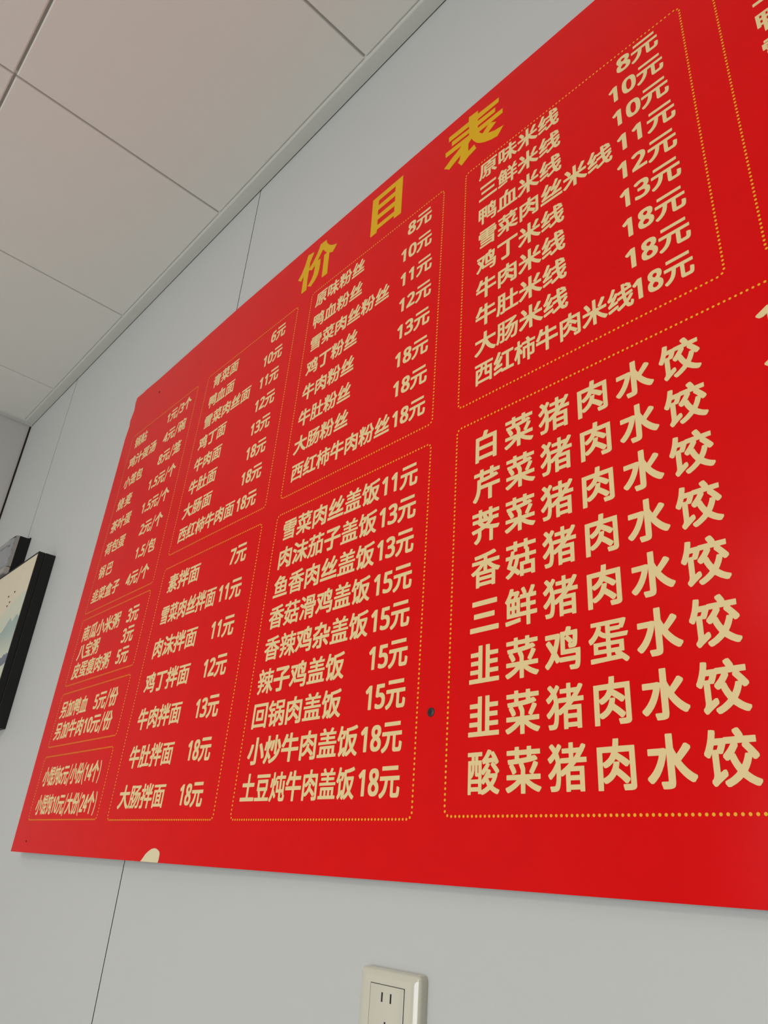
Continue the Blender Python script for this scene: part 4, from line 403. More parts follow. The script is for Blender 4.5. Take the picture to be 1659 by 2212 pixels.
'酸': (1000, [[[473,-96,458,-77,367,-77,363,-70,362,-27,358,-22,142,-22,138,-27,137,-83,133,-90,52,-91,44,-86,44,627,52,634,148,635,150,714,145,722,32,723,28,730,28,805,33,815,468,814,472,802,472,730,468,723,355,722,350,714,352,635,452,634,459,630,461,415,473,422,531,480,580,538,591,558,583,559,545,553,527,547,497,548,473,614,473,645,508,669,533,697,584,764,639,852,677,852,745,831,749,827,750,817,745,789,783,809,818,808,906,689,962,592,962,567,948,557,905,532,867,530,934,458,977,405,981,395,981,370,939,338,921,330,931,320,931,298,915,252,874,173,807,83,845,57,902,29,952,10,983,2,987,-5,986,-31,943,-89,908,-91,845,-68,783,-37,717,6,664,-27,583,-68,505,-96],[460,5,467,4,505,16,548,35,633,85,634,89,580,166,527,119,498,119,468,148,461,151],[139,70,361,70,361,142,139,143],[719,161,724,161,755,197,781,236,785,248,661,248,673,223,698,186],[460,217,464,216,480,228,552,307,599,377,614,407,523,316,492,316,461,348],[139,233,361,233,361,290,302,291,283,294,270,303,263,314,259,330,258,536,245,537,241,533,241,430,224,355,206,314,184,283,161,260,139,258],[711,342,839,341,880,345,861,375,809,436,732,517,732,545,771,573,770,578,667,569,662,564,698,547,700,520,642,439,686,431,723,418,730,412,731,383],[339,367,358,366,362,370,362,533,358,537,342,537,338,533],[139,380,143,383,152,408,159,442,162,530,158,537,142,537,138,533],[857,539,861,537,859,545,839,581,833,584,818,580],[239,636,255,634,259,639,259,717,255,722,242,722,238,717],[659,670,689,669,779,677,771,692,729,752,727,762,661,678]]]),
'/': (429, [[[36,-174,34,-148,41,-120,294,839,302,844,392,843,397,836,393,808,137,-167,130,-175]]]),
'(': (354, [[[205,-174,179,-139,135,-58,101,33,82,105,66,198,59,267,59,411,63,448,72,520,98,630,129,714,176,802,205,840,298,841,303,836,302,820,279,783,241,708,216,645,191,564,178,505,166,417,163,298,172,205,198,83,232,-17,279,-114,302,-152,303,-170,298,-175]]]),
')': (354, [[[55,-174,54,-152,93,-83,112,-42,137,20,156,80,178,180,187,248,191,367,178,483,152,595,112,708,74,783,51,820,50,836,55,841,148,841,177,802,218,727,240,673,265,592,284,495,294,414,297,323,294,311,291,211,281,142,259,45,224,-48,177,-136,148,-174]]]),
'.': (268, [[[86,-37,58,-22,48,-11,38,8,34,27,34,83,41,108,51,123,83,143,98,147,167,147,205,134,221,117,234,77,234,30,231,11,218,-14,202,-27,177,-37]]]),
'1': (551, [[[236,-24,229,-20,225,-11,225,527,223,529,214,524,164,485,105,485,95,491,54,545,50,555,50,580,63,598,242,737,370,737,380,733,384,723,384,-11,380,-20,370,-25]]]),
'2': (551, [[[20,-24,13,-20,9,-11,9,89,13,98,209,311,280,394,306,433,324,470,334,514,334,548,321,580,308,597,292,609,258,622,236,618,198,602,133,557,77,557,63,567,23,614,19,623,19,648,23,664,64,696,123,728,189,747,227,750,330,747,361,740,402,724,450,689,471,661,490,623,500,577,500,483,490,439,462,377,423,319,356,239,234,108,517,106,524,102,528,92,527,-14,523,-21,514,-25]]]),
'3': (551, [[[152,-34,73,-21,30,-6,8,7,3,17,4,123,8,130,17,134,73,134,142,107,198,94,233,91,258,94,298,107,315,117,339,141,352,164,362,208,352,242,322,277,295,290,245,303,223,306,123,307,117,311,113,323,113,417,117,427,127,431,214,431,261,441,286,454,317,482,334,511,341,539,337,558,327,580,303,605,261,622,242,622,202,612,161,593,117,566,61,566,45,578,10,627,6,636,7,667,11,675,27,687,83,718,161,744,211,750,292,750,330,747,377,737,430,712,466,680,493,633,502,605,506,586,506,508,496,467,487,445,467,416,424,380,468,352,491,330,518,283,528,242,528,161,521,127,496,70,481,48,440,11,405,-9,345,-27,298,-34]]]),
'4': (551, [[[314,-24,307,-20,303,-11,302,133,-14,135,-21,139,-25,148,-25,255,298,737,311,744,448,744,459,739,466,727,466,270,470,266,555,266,565,261,569,252,569,148,565,139,555,134,467,133,466,-11,461,-21,452,-25],[167,267,302,267,302,466]]]),
'5': (551, [[[164,-34,83,-18,29,8,25,23,25,123,29,133,39,137,95,137,133,116,220,94,255,94,283,101,311,113,325,123,349,152,362,186,366,230,356,267,339,293,308,318,286,327,233,337,155,325,98,325,77,335,44,358,41,367,41,398,69,727,73,733,83,737,470,737,477,733,481,723,481,623,477,614,467,609,220,608,206,467,211,463,327,462,377,452,411,440,445,421,487,383,518,330,531,280,531,177,524,139,515,111,487,58,466,33,427,4,395,-12,345,-27,305,-34]]]),
'6': (551, [[[230,-34,173,-18,142,-2,117,16,86,47,66,77,41,130,26,186,19,239,19,389,25,448,38,514,63,583,91,633,133,681,183,715,227,734,286,747,411,750,470,743,483,737,487,727,487,630,483,620,473,616,417,616,377,625,361,625,327,618,289,602,261,581,239,559,226,539,207,498,198,464,202,460,255,472,355,472,392,465,433,449,455,437,494,402,515,370,527,342,541,286,544,211,537,148,531,123,518,89,496,52,464,16,439,-2,408,-18,345,-34],[278,95,295,94,320,104,355,135,374,177,381,217,377,261,368,292,359,308,330,337,292,350,255,340,227,322,198,289,188,270,181,242,188,205,210,152,232,123,250,108]]]),
'7': (551, [[[111,-24,101,-14,101,20,355,608,17,610,10,614,6,623,6,723,10,733,23,737,523,737,536,733,541,720,541,630,537,617,268,-17,255,-25]]]),
'8': (551, [[[211,-34,148,-21,91,8,61,34,48,52,23,105,16,136,16,227,26,267,35,289,56,320,89,353,120,377,67,435,48,473,38,517,38,589,41,608,48,633,75,680,111,712,155,734,223,750,330,750,352,747,414,727,456,702,487,667,509,620,516,573,516,533,512,502,502,470,490,445,467,416,423,380,423,377,459,352,497,314,527,261,537,220,537,148,534,130,524,95,502,55,473,22,439,-2,377,-27,336,-34],[262,92,280,91,298,94,334,111,359,136,368,155,375,183,368,211,350,239,317,268,267,299,238,283,216,264,198,243,188,227,178,192,178,170,185,148,202,122,233,101],[272,458,280,456,309,477,337,505,350,536,349,564,336,593,314,612,277,624,252,618,230,606,213,589,204,570,200,552,207,517,217,500,235,483]]]),
'9': (551, [[[123,-34,83,-27,73,-22,69,-14,69,86,73,95,83,100,133,100,170,91,205,91,261,107,290,127,318,155,346,205,359,252,355,254,317,244,283,241,227,241,170,248,111,273,91,286,64,313,48,336,32,367,19,408,16,433,16,539,26,589,48,642,69,673,102,706,152,734,202,747,236,750,305,750,352,743,380,734,417,715,439,700,466,673,490,639,512,595,524,558,537,489,541,370,531,261,512,177,484,111,455,66,434,42,383,4,352,-12,283,-31,255,-34],[253,367,277,366,298,373,334,395,362,430,375,467,365,523,340,573,308,606,292,615,270,622,236,609,202,578,185,545,175,492,182,442,198,408,216,386]]]),
'0': (551, [[[220,-34,177,-24,142,-9,120,6,88,39,73,61,41,127,23,195,13,270,9,395,19,508,32,570,44,608,63,645,91,686,122,714,158,734,202,747,230,750,320,750,345,747,395,731,439,703,461,681,484,648,512,586,531,511,541,433,541,277,534,217,521,152,506,105,471,42,434,5,402,-15,352,-31,333,-34],[272,95,289,98,302,104,320,119,337,139,352,173,365,220,375,298,375,420,369,473,356,533,340,570,322,595,305,609,277,620,245,609,230,596,216,580,204,555,188,498,175,386,175,330,181,255,188,214,204,161,216,136,230,119,248,104]]]),
}
GLYPHS = {}
for _ch, (_adv, _outs) in SHAPES.items():
    GLYPHS[_ch] = (_adv / 1000, [[[(r[i] / 1000, r[i + 1] / 1000) for i in range(0, len(r), 2)] for r in o_] for o_ in _outs])

INK = 0.00035                    # thickness of the cut lettering film
def add_rings(bm, rings, place, off=INK):
    """one filled outline with holes, as a thin film on the board"""
    tris = tessellate_polygon([[Vector((x, z, 0)) for x, z in r] for r in rings])
    flat = [p for r in rings for p in r]
    top = [bm.verts.new(bp(*place(x, z), off)) for x, z in flat]
    for t in tris:
        try:
            f = bm.faces.new([top[i] for i in t])
        except ValueError:
            continue
        f.normal_update()
        if f.normal.y > 0:
            f.normal_flip()
    low = [bm.verts.new(bp(*place(x, z), 0.0)) for x, z in flat]
    k = 0
    for r in rings:
        n = len(r)
        for i in range(n):
            j = (i + 1) % n
            try:
                bm.faces.new((top[k + i], top[k + j], low[k + j], low[k + i]))
            except ValueError:
                pass
        k += n

def text_mesh(s, x0, x1, zb, em, space=0.0):
    """lettering between x0 and x1 (ink to ink), baseline zb, letter height em"""
    pen, pos = 0.0, []
    for ch in s:
        pos.append(pen)
        pen += GLYPHS[ch][0] + space
    xs_ = [pos[i] + x for i, ch in enumerate(s) for rs in GLYPHS[ch][1] for x, z in rs[0]]
    lo, hi = min(xs_), max(xs_)
    k = (x1 - x0) / (hi - lo)
    bm = bmesh.new()
    for i, ch in enumerate(s):
        for rs in GLYPHS[ch][1]:
            add_rings(bm, rs, lambda x, z, i=i: (x0 + (pos[i] + x - lo) * k, zb + z * em))
    return bm

DOT_R, PITCH, RAD = 0.0024 * DB, 0.00932 * DB, 0.0125 * DB
def dotted(x0, x1, z0, z1, clip=None):
    """round dots strung along a rounded rectangle (board units of DB)"""
    x0, x1, z0, z1 = x0 * DB, x1 * DB, z0 * DB, z1 * DB
    pts = []
    def arc(cx, cz, a0):
        for i in range(13):
            a = math.radians(a0 + 90 * i / 12)
            pts.append((cx + RAD * math.cos(a), cz + RAD * math.sin(a)))
    arc(x1 - RAD, z1 - RAD, 0)
    arc(x0 + RAD, z1 - RAD, 90)
    arc(x0 + RAD, z0 + RAD, 180)
    arc(x1 - RAD, z0 + RAD, 270)
    pts.append(pts[0])
    L = [0.0]
    for a, b in zip(pts, pts[1:]):
        L.append(L[-1] + math.dist(a, b))
    n = round(L[-1] / PITCH)
    bm = bmesh.new()
    k = 0
    for i in range(n):
        s = L[-1] * i / n
        while L[k + 1] < s:
            k += 1
        t = (s - L[k]) / (L[k + 1] - L[k])
        cx = pts[k][0] + (pts[k + 1][0] - pts[k][0]) * t
        cz = pts[k][1] + (pts[k + 1][1] - pts[k][1]) * t
        ring = [bm.verts.new(bp(cx + DOT_R * math.cos(math.tau * q / 12), cz + DOT_R * math.sin(math.tau * q / 12), INK)) for q in range(12)]
        f = bm.faces.new(ring)
        f.normal_update()
        if f.normal.y > 0:
            f.normal_flip()
    return bm

BOXES = {   # x0, x1, z0, z1 of the dotted borders
    'A': (-2.937, -2.354, 0.866, 1.7000), 'I': (-2.937, -2.354, 0.577, 0.8393), 'J': (-2.937, -2.354, 0.3525, 0.5462),
    'K': (-2.937, -2.354, 0.1065, 0.3180), 'B': (-2.277, -1.695, 0.9455, 1.7005), 'H': (-2.277, -1.695, 0.1045, 0.8930),
    'C': (-1.619, -1.0265, 0.9455, 1.7065), 'D': (-1.619, -1.0265, 0.1045, 0.8915), 'E': (-0.9465, -0.3485, 0.9470, 1.6980),
    'F': (-0.9465, 0.2600, 0.1087, 0.8920), 'G': (-0.2805, 0.2600, 0.9470, 1.6980)}
SECTION = {}
for _k, _q in BOXES.items():
    SECTION[_k] = link('dotted_border', dotted(*_q), M_DOT, board)

# ---- dishes and prices: section, writing, left and right ink edge, baseline, letter height
TEXTS = [
('A', '锅贴', -1.6955, -1.6259, 0.9525, 0.0352),
('A', '鸡汁蛋汤', -1.6995, -1.5501, 0.8925, 0.0352),
('A', '小笼包', -1.6948, -1.5935, 0.8324, 0.0352),
('A', '烧麦', -1.7004, -1.6201, 0.7724, 0.0352),
('A', '茶叶蛋', -1.7031, -1.5935, 0.7124, 0.0352),
('A', '荷包蛋', -1.7012, -1.5933, 0.6523, 0.0352),
('A', '锅巴', -1.7015, -1.6261, 0.5923, 0.0352),
('A', '韭菜盒子', -1.7048, -1.5588, 0.5322, 0.0352),
('A', '1元/3个', -1.5196, -1.4027, 0.9525, 0.0352),
('A', '4元/碗', -1.5131, -1.4048, 0.8925, 0.0352),
('A', '8元/笼', -1.5121, -1.4039, 0.8324, 0.0352),
('A', '1.5元/个', -1.5331, -1.4028, 0.7724, 0.0352),
('A', '1.5元/个', -1.5371, -1.4074, 0.7124, 0.0352),
('A', '2元/个', -1.5168, -1.4093, 0.6523, 0.0352),
('A', '1.5/包', -1.508, -1.4144, 0.5923, 0.0352),
('A', '4元/个', -1.522, -1.415, 0.5322, 0.0352),
('I', '南瓜小米粥', -1.6971, -1.5025, 0.4399, 0.0387),
('I', '八宝粥', -1.6969, -1.5834, 0.3967, 0.0387),
('I', '皮蛋瘦肉粥', -1.6978, -1.5045, 0.3535, 0.0387),
('I', '3元', -1.4669, -1.4149, 0.4399, 0.0387),
('I', '3元', -1.4686, -1.4157, 0.3967, 0.0387),
('I', '5元', -1.4706, -1.4168, 0.3535, 0.0387),
('J', '另加鸭血', -1.7039, -1.562, 0.2695, 0.0387),
('J', '5元/份', -1.5271, -1.4179, 0.2695, 0.0387),
('J', '另加牛肉10元/份', -1.7048, -1.4174, 0.2241, 0.0387),
('K', '小馄饨6元/小份(14个)', -1.6983, -1.4131, 0.1308, 0.0398),
('K', '小馄饨10元/大份(24个)', -1.6954, -1.3989, 0.0759, 0.0398),
('B', '青菜面', -1.3036, -1.2008, 0.9526, 0.0357),
('B', '鸭血面', -1.3054, -1.2009, 0.8987, 0.0357),
('B', '雪菜肉丝面', -1.3054, -1.1247, 0.8449, 0.0357),
('B', '鸡丁面', -1.3086, -1.1997, 0.7911, 0.0357),
('B', '牛肉面', -1.3071, -1.1995, 0.7372, 0.0357),
('B', '牛肚面', -1.3087, -1.2, 0.6834, 0.0357),
('B', '大肠面', -1.3099, -1.1991, 0.6295, 0.0357),
('B', '西红柿牛肉面', -1.3075, -1.1018, 0.5757, 0.0357),
('B', '6元', -1.0782, -1.0289, 0.9526, 0.0357),
('B', '10元', -1.093, -1.028, 0.8987, 0.0357),
('B', '11元', -1.0926, -1.0274, 0.8449, 0.0357),
('B', '12元', -1.0943, -1.0271, 0.7911, 0.0357),
('B', '13元', -1.0936, -1.0286, 0.7372, 0.0357),
('B', '18元', -1.0933, -1.0278, 0.6834, 0.0357),
('B', '18元', -1.0938, -1.0272, 0.6295, 0.0357),
('B', '18元', -1.0939, -1.0299, 0.5757, 0.0357),
('H', '素拌面', -1.3034, -1.1848, 0.4698, 0.0393),
('H', '雪菜肉丝拌面', -1.3035, -1.1078, 0.4052, 0.0393),
('H', '肉沫拌面', -1.3028, -1.1466, 0.3406, 0.0393),
('H', '鸡丁拌面', -1.3059, -1.1459, 0.2761, 0.0393),
('H', '牛肉拌面', -1.3013, -1.1476, 0.2115, 0.0393),
('H', '牛肚拌面', -1.3007, -1.1467, 0.1469, 0.0393),
('H', '大肠拌面', -1.3062, -1.1465, 0.0823, 0.0393),
('H', '7元', -1.0816, -1.0297, 0.4698, 0.0393),
('H', '11元', -1.0974, -1.0264, 0.4052, 0.0393),
('H', '11元', -1.0992, -1.0285, 0.3406, 0.0393),
('H', '12元', -1.1004, -1.0296, 0.2761, 0.0393),
('H', '13元', -1.1008, -1.0312, 0.2115, 0.0393),
('H', '18元', -1.1001, -1.0314, 0.1469, 0.0393),
('H', '18元', -1.0991, -1.0314, 0.0823, 0.0393),
('C', '原味粉丝', -0.933, -0.7923, 0.9585, 0.0357),
('C', '鸭血粉丝', -0.9309, -0.7915, 0.9045, 0.0357),
('C', '雪菜肉丝粉丝', -0.9288, -0.7176, 0.8506, 0.0357),
('C', '鸡丁粉丝', -0.9305, -0.7903, 0.7966, 0.0357),
('C', '牛肉粉丝', -0.9307, -0.7913, 0.7426, 0.0357),
('C', '牛肚粉丝', -0.931, -0.7918, 0.6886, 0.0357),
('C', '大肠粉丝', -0.9318, -0.7904, 0.6347, 0.0357),
('C', '西红柿牛肉粉丝', -0.928, -0.6897, 0.5807, 0.0357),
('C', '8元', -0.6825, -0.6276, 0.9585, 0.0357),
('C', '10元', -0.6944, -0.6243, 0.9045, 0.0357),
('C', '11元', -0.6912, -0.621, 0.8506, 0.0357),
('C', '12元', -0.6895, -0.6193, 0.7966, 0.0357),
('C', '13元', -0.6887, -0.619, 0.7426, 0.0357),
('C', '18元', -0.6885, -0.6186, 0.6886, 0.0357),
('C', '18元', -0.6875, -0.6175, 0.6347, 0.0357),
('C', '18元', -0.684, -0.6174, 0.5807, 0.0357),
('D', '雪菜肉丝盖饭', -0.9263, -0.6979, 0.4738, 0.0381),
('D', '肉沫茄子盖饭', -0.9264, -0.6988, 0.4254, 0.0381),
('D', '鱼香肉丝盖饭', -0.9277, -0.6979, 0.377, 0.0381),
('D', '香菇滑鸡盖饭', -0.9282, -0.7008, 0.3285, 0.0381),
('D', '香辣鸡杂盖饭', -0.9276, -0.6986, 0.2801, 0.0381),
('D', '辣子鸡盖饭', -0.9316, -0.7383, 0.2317, 0.0381),
('D', '回锅肉盖饭', -0.9316, -0.7373, 0.1833, 0.0381),
('D', '小炒牛肉盖饭', -0.9301, -0.6992, 0.1349, 0.0381),
('D', '土豆炖牛肉盖饭', -0.933, -0.6984, 0.0865, 0.0381),
('D', '11元', -0.6939, -0.6238, 0.4738, 0.0381),
('D', '13元', -0.6938, -0.6235, 0.4254, 0.0381),
('D', '13元', -0.6929, -0.6237, 0.377, 0.0381),
('D', '15元', -0.6937, -0.6231, 0.3285, 0.0381),
('D', '15元', -0.6933, -0.6233, 0.2801, 0.0381),
('D', '15元', -0.6912, -0.6224, 0.2317, 0.0381),
('D', '15元', -0.6916, -0.6221, 0.1833, 0.0381),
('D', '18元', -0.694, -0.6234, 0.1349, 0.0381),
('D', '18元', -0.6917, -0.6228, 0.0865, 0.0381),
('E', '原味米线', -0.5275, -0.383, 0.9584, 0.0369),
('E', '三鲜米线', -0.5265, -0.3825, 0.9111, 0.0369),
('E', '鸭血米线', -0.5267, -0.3825, 0.8637, 0.0369),
('E', '雪菜肉丝米线', -0.5257, -0.3094, 0.8164, 0.0369),
('E', '鸡丁米线', -0.5283, -0.3821, 0.769, 0.0369),
('E', '牛肉米线', -0.528, -0.3823, 0.7217, 0.0369),
('E', '牛肚米线', -0.5279, -0.3823, 0.6743, 0.0369),
('E', '大肠米线', -0.5283, -0.3823, 0.627, 0.0369),
('E', '西红柿牛肉米线', -0.5272, -0.3001, 0.5796, 0.0369),
('E', '8元', -0.2926, -0.2348, 0.9584, 0.0369),
('E', '10元', -0.3067, -0.2324, 0.9111, 0.0369),
('E', '10元', -0.3046, -0.2302, 0.8637, 0.0369),
('E', '11元', -0.3016, -0.2268, 0.8164, 0.0369),
('E', '12元', -0.3049, -0.23, 0.769, 0.0369),
('E', '13元', -0.305, -0.2304, 0.7217, 0.0369),
('E', '18元', -0.3053, -0.23, 0.6743, 0.0369),
('E', '18元', -0.3054, -0.2301, 0.627, 0.0369),
('E', '18元', -0.3004, -0.2318, 0.5796, 0.0369),
('F', '白菜猪肉水饺', -0.5229, -0.2386, 0.4649, 0.0442),
('F', '芹菜猪肉水饺', -0.5255, -0.2384, 0.4109, 0.0442),
('F', '荠菜猪肉水饺', -0.5262, -0.2386, 0.357, 0.0442),
('F', '香菇猪肉水饺', -0.5255, -0.2382, 0.303, 0.0442),
('F', '三鲜猪肉水饺', -0.5255, -0.239, 0.249, 0.0442),
('F', '韭菜鸡蛋水饺', -0.5253, -0.2377, 0.1951, 0.0442),
('F', '韭菜猪肉水饺', -0.5251, -0.2379, 0.1411, 0.0442),
('F', '酸菜猪肉水饺', -0.5248, -0.2379, 0.0872, 0.0442),
('G', '三', -0.1274, -0.0954, 0.8979, 0.0369),
('G', '鸭', -0.1279, -0.0925, 0.8506, 0.0369),
('G', '雪', -0.1279, -0.0925, 0.8033, 0.0369),
('F', '1', -0.1845, -0.1655, 0.4643, 0.0430),
('F', '1', -0.1845, -0.1655, 0.4104, 0.0430),
]
SPACE = {'烧麦': 0.12, '锅巴': 0.12}
for _s, _t, _x0, _x1, _zb, _em in TEXTS:
    name = 'price' if _t[0].isdigit() else 'dish_name'
    sp = SPACE.get(_t, 0.155 if _s == 'F' and len(_t) > 2 else 0.0)
    link(name, text_mesh(_t, _x0, _x1, _zb, _em, sp), M_TAN, SECTION[_s])

# ---- heading
TITLE = {'价': [[[-0.9865, 1.12747], [-0.96711, 1.12314], [-0.9659, 1.12061], [-0.97564, 1.10017], [-0.97491, 1.08916], [-0.97553, 1.08287], [-0.97489, 1.08429], [-0.96509, 1.09291], [-0.95423, 1.10785], [-0.94908, 1.11929], [-0.94587, 1.12913], [-0.92728, 1.12777], [-0.92524, 1.12514], [-0.92603, 1.12308], [-0.92328, 1.11732], [-0.91697, 1.10864], [-0.91066, 1.10223], [-0.90283, 1.09674], [-0.89536, 1.09305], [-0.88858, 1.09056], [-0.89299, 1.08365], [-0.89946, 1.07623], [-0.90411, 1.07842], [-0.91035, 1.08225], [-0.90971, 1.05551], [-0.90821, 1.02665], [-0.92457, 1.02691], [-0.92564, 1.03047], [-0.92607, 1.05011], [-0.92689, 1.07465], [-0.92753, 1.08833], [-0.91871, 1.08802], [-0.92405, 1.09364], [-0.92967, 1.10059], [-0.93467, 1.10789], [-0.94872, 1.08757], [-0.93863, 1.08612], [-0.93751, 1.07246], [-0.93804, 1.05822], [-0.94023, 1.04592], [-0.94642, 1.03634], [-0.95981, 1.02713], [-0.97233, 1.03596], [-0.96653, 1.0387], [-0.96012, 1.04755], [-0.95647, 1.05678], [-0.95539, 1.06776], [-0.95548, 1.08036], [-0.96494, 1.07289], [-0.97442, 1.07951], [-0.97523, 1.07894], [-0.9756, 1.05264], [-0.97386, 1.02755], [-0.98978, 1.02724], [-0.9909, 1.03048], [-0.99142, 1.05124], [-0.9911, 1.06578], [-0.99187, 1.07521], [-0.99894, 1.06537], [-1.0109, 1.07545], [-1.00088, 1.08645], [-0.99236, 1.10484], [-0.98859, 1.11898]]], '目': [[[-0.78815, 1.12518], [-0.70756, 1.12465], [-0.70496, 1.0289], [-0.72275, 1.02945], [-0.72364, 1.03204], [-0.7236, 1.03658], [-0.76751, 1.03629], [-0.76777, 1.02918], [-0.78387, 1.02877], [-0.78524, 1.03171]], [[-0.77019, 1.11195], [-0.72605, 1.11211], [-0.72587, 1.09916], [-0.77041, 1.0988]], [[-0.7699, 1.08677], [-0.72485, 1.08683], [-0.72397, 1.07355], [-0.76966, 1.07347]], [[-0.76833, 1.06181], [-0.72398, 1.0611], [-0.72369, 1.04736], [-0.76795, 1.04747]]], '表': [[[-0.5528, 1.12897], [-0.53315, 1.12673], [-0.53345, 1.11875], [-0.48992, 1.11532], [-0.49041, 1.10498], [-0.53316, 1.10533], [-0.53306, 1.10089], [-0.49711, 1.09829], [-0.49748, 1.08848], [-0.53281, 1.0893], [-0.53269, 1.08382], [-0.48232, 1.08185], [-0.48247, 1.07145], [-0.50649, 1.07133], [-0.49478, 1.06259], [-0.51121, 1.05174], [-0.49819, 1.04508], [-0.48067, 1.04064], [-0.48758, 1.03192], [-0.49234, 1.02675], [-0.50513, 1.03056], [-0.51683, 1.03631], [-0.52694, 1.04308], [-0.53446, 1.05056], [-0.54075, 1.06058], [-0.54371, 1.06652], [-0.54572, 1.07104], [-0.55215, 1.06427], [-0.55182, 1.04658], [-0.53929, 1.05083], [-0.53757, 1.04507], [-0.53492, 1.03849], [-0.55078, 1.03367], [-0.5656, 1.02507], [-0.57357, 1.03884], [-0.57006, 1.04253], [-0.56848, 1.05216], [-0.59279, 1.0394], [-0.59853, 1.04564], [-0.60478, 1.05107], [-0.5874, 1.06219], [-0.57678, 1.06654], [-0.56635, 1.07361], [-0.60217, 1.07537], [-0.60304, 1.08701], [-0.55112, 1.08413], [-0.55128, 1.08968], [-0.58919, 1.09187], [-0.58937, 1.103], [-0.55157, 1.09971], [-0.55193, 1.10551], [-0.59625, 1.10827], [-0.5965, 1.12016], [-0.55277, 1.11786]], [[-0.5303, 1.07193], [-0.51057, 1.07137], [-0.52225, 1.06083], [-0.52647, 1.06588]]]}
for _ch, _rings in TITLE.items():
    bm = bmesh.new()
    add_rings(bm, _rings, lambda x, z: (x, z))
    o = link('heading_character', bm, M_YEL, board)
    o['label'] = 'broad yellow heading character'

# ---- cream shapes at the lower edge, screws
PATCH = [[-1.18052, 0.00081], [-1.17474, 0.00678], [-1.16846, 0.01259], [-1.16058, 0.01688], [-1.15231, 0.02018], [-1.14488, 0.02132], [-1.13954, 0.02117], [-1.13269, 0.01949], [-1.12621, 0.0166], [-1.12445, 0.01361], [-1.12422, 0.00832], [-1.12475, 0.00379], [-1.12641, 0.00084]]
CHIP = [[-1.2149, 0.00087], [-1.20887, 0.00218], [-1.20512, 0.0023], [-1.20203, 0.0009]]
for _q in (PATCH, CHIP):
    bm = bmesh.new()
    add_rings(bm, [[(x, max(z, 0.0021)) for x, z in _q]], lambda x, z: (x, z))
    o = link('print_patch', bm, M_CREAM, board)
    o['label'] = 'cream leaf-shaped patch at the lower edge of the board'

def screw(X, Z, r, cross=True):
    bm = bmesh.new()
    prof = [(r, 0.0002), (r * 0.96, 0.0007), (r * 0.75, 0.0012), (r * 0.42, 0.0015)]
    N = 24
    rings = [[bm.verts.new(bp(X + a * math.cos(math.tau * i / N), Z + a * math.sin(math.tau * i / N), h)) for i in range(N)] for a, h in prof]
    for p, q in zip(rings, rings[1:]):
        for i in range(N):
            bm.faces.new((p[i], p[(i + 1) % N], q[(i + 1) % N], q[i]))
    bm.faces.new(rings[-1])
    # shank through the board into the wall
    sh = [[bm.verts.new((X + 0.0016 * math.cos(math.tau * i / 8) - ROOT.x, y - ROOT.y, Z + 0.0016 * math.sin(math.tau * i / 8))) for i in range(8)] for y in (bow(X, Z), WALL - 0.0002)]
    for i in range(8):
        bm.faces.new((sh[0][i], sh[0][(i + 1) % 8], sh[1][(i + 1) % 8], sh[1][i]))
    bmesh.ops.recalc_face_normals(bm, faces=bm.faces)
    o = link('screw', bm, M_SCREW, board, smooth=True)
    o['label'] = 'black screw head'
    if cross:
        bm = bmesh.new()
        for a in (0.35, 0.35 + math.pi / 2):
            c, s = math.cos(a), math.sin(a)
            L_, W_ = r * 0.55, r * 0.12
            q = [(L_ * i * c - W_ * j * s, L_ * i * s + W_ * j * c) for i, j in ((-1, -1), (1, -1), (1, 1), (-1, 1))]
            d = 0.0018 if a < 1 else 0.00185
            bm.faces.new([bm.verts.new(bp(X + u, Z + v, d)) for u, v in q])
        link('cross_slot', bm, M_HOLE, o)
screw(-0.5801, 0.1697, 0.0052)
screw(-1.6165, 1.0917, 0.0030, False)
screw(-1.6974, 0.0225, 0.0016, False)

# ---------------------------------------------------------------- wall socket under the board
S0 = Vector((-0.625, WALL, EYE - 0.1195))
sock = empty('wall_socket', S0, 'ivory plastic square wall socket on grey wall below the red board', 'socket')
bm = bmesh.new()
HW, DP = 0.043, 0.0105
# plate: dished rim around a raised middle, stepped in rings from the wall outwards
rings = []
for ins, d in ((0.0, 0.0), (0.0, 0.0065), (0.0004, 0.0082), (0.0014, 0.0096), (0.0030, 0.0105), (0.0090, 0.0118), (0.0104, 0.0121), (0.0180, 0.0121)):
    hx = HW - ins
    hz = HW - min(ins, 0.0030) - max(0, ins - 0.0030) * 0.62
    rc = max(0.0045 - ins * 0.3, 0.0008)
    ring = []
    for cx, cz, a0 in ((hx - rc, hz - rc, 0), (-hx + rc, hz - rc, 90), (-hx + rc, -hz + rc, 180), (hx - rc, -hz + rc, 270)):
        for i in range(5):
            a = math.radians(a0 + 22.5 * i)
            ring.append(bm.verts.new((cx + rc * math.cos(a), -d, cz + rc * math.sin(a))))
    rings.append(ring)
for p, q in zip(rings, rings[1:]):
    for i in range(20):
        bm.faces.new((p[i], p[(i + 1) % 20], q[(i + 1) % 20], q[i]))
bm.faces.new(rings[-1])
bm.faces.new(rings[0][::-1])
bmesh.ops.recalc_face_normals(bm, faces=bm.faces)
link('cover_plate', bm, M_PLAST, sock, smooth=True)
bm = bmesh.new()
box(bm, -0.0243, 0.0243, -0.01255, -0.009, -0.0302, 0.0302)
link('insert_gap', bm, M_HOLE, sock)
bm = bmesh.new()
box(bm, -0.0239, 0.0239, -0.0129, -0.0095, -0.0298, 0.0298, 0, 0.0006, 2)
ins = link('insert', bm, M_PLAST, sock, smooth=True)
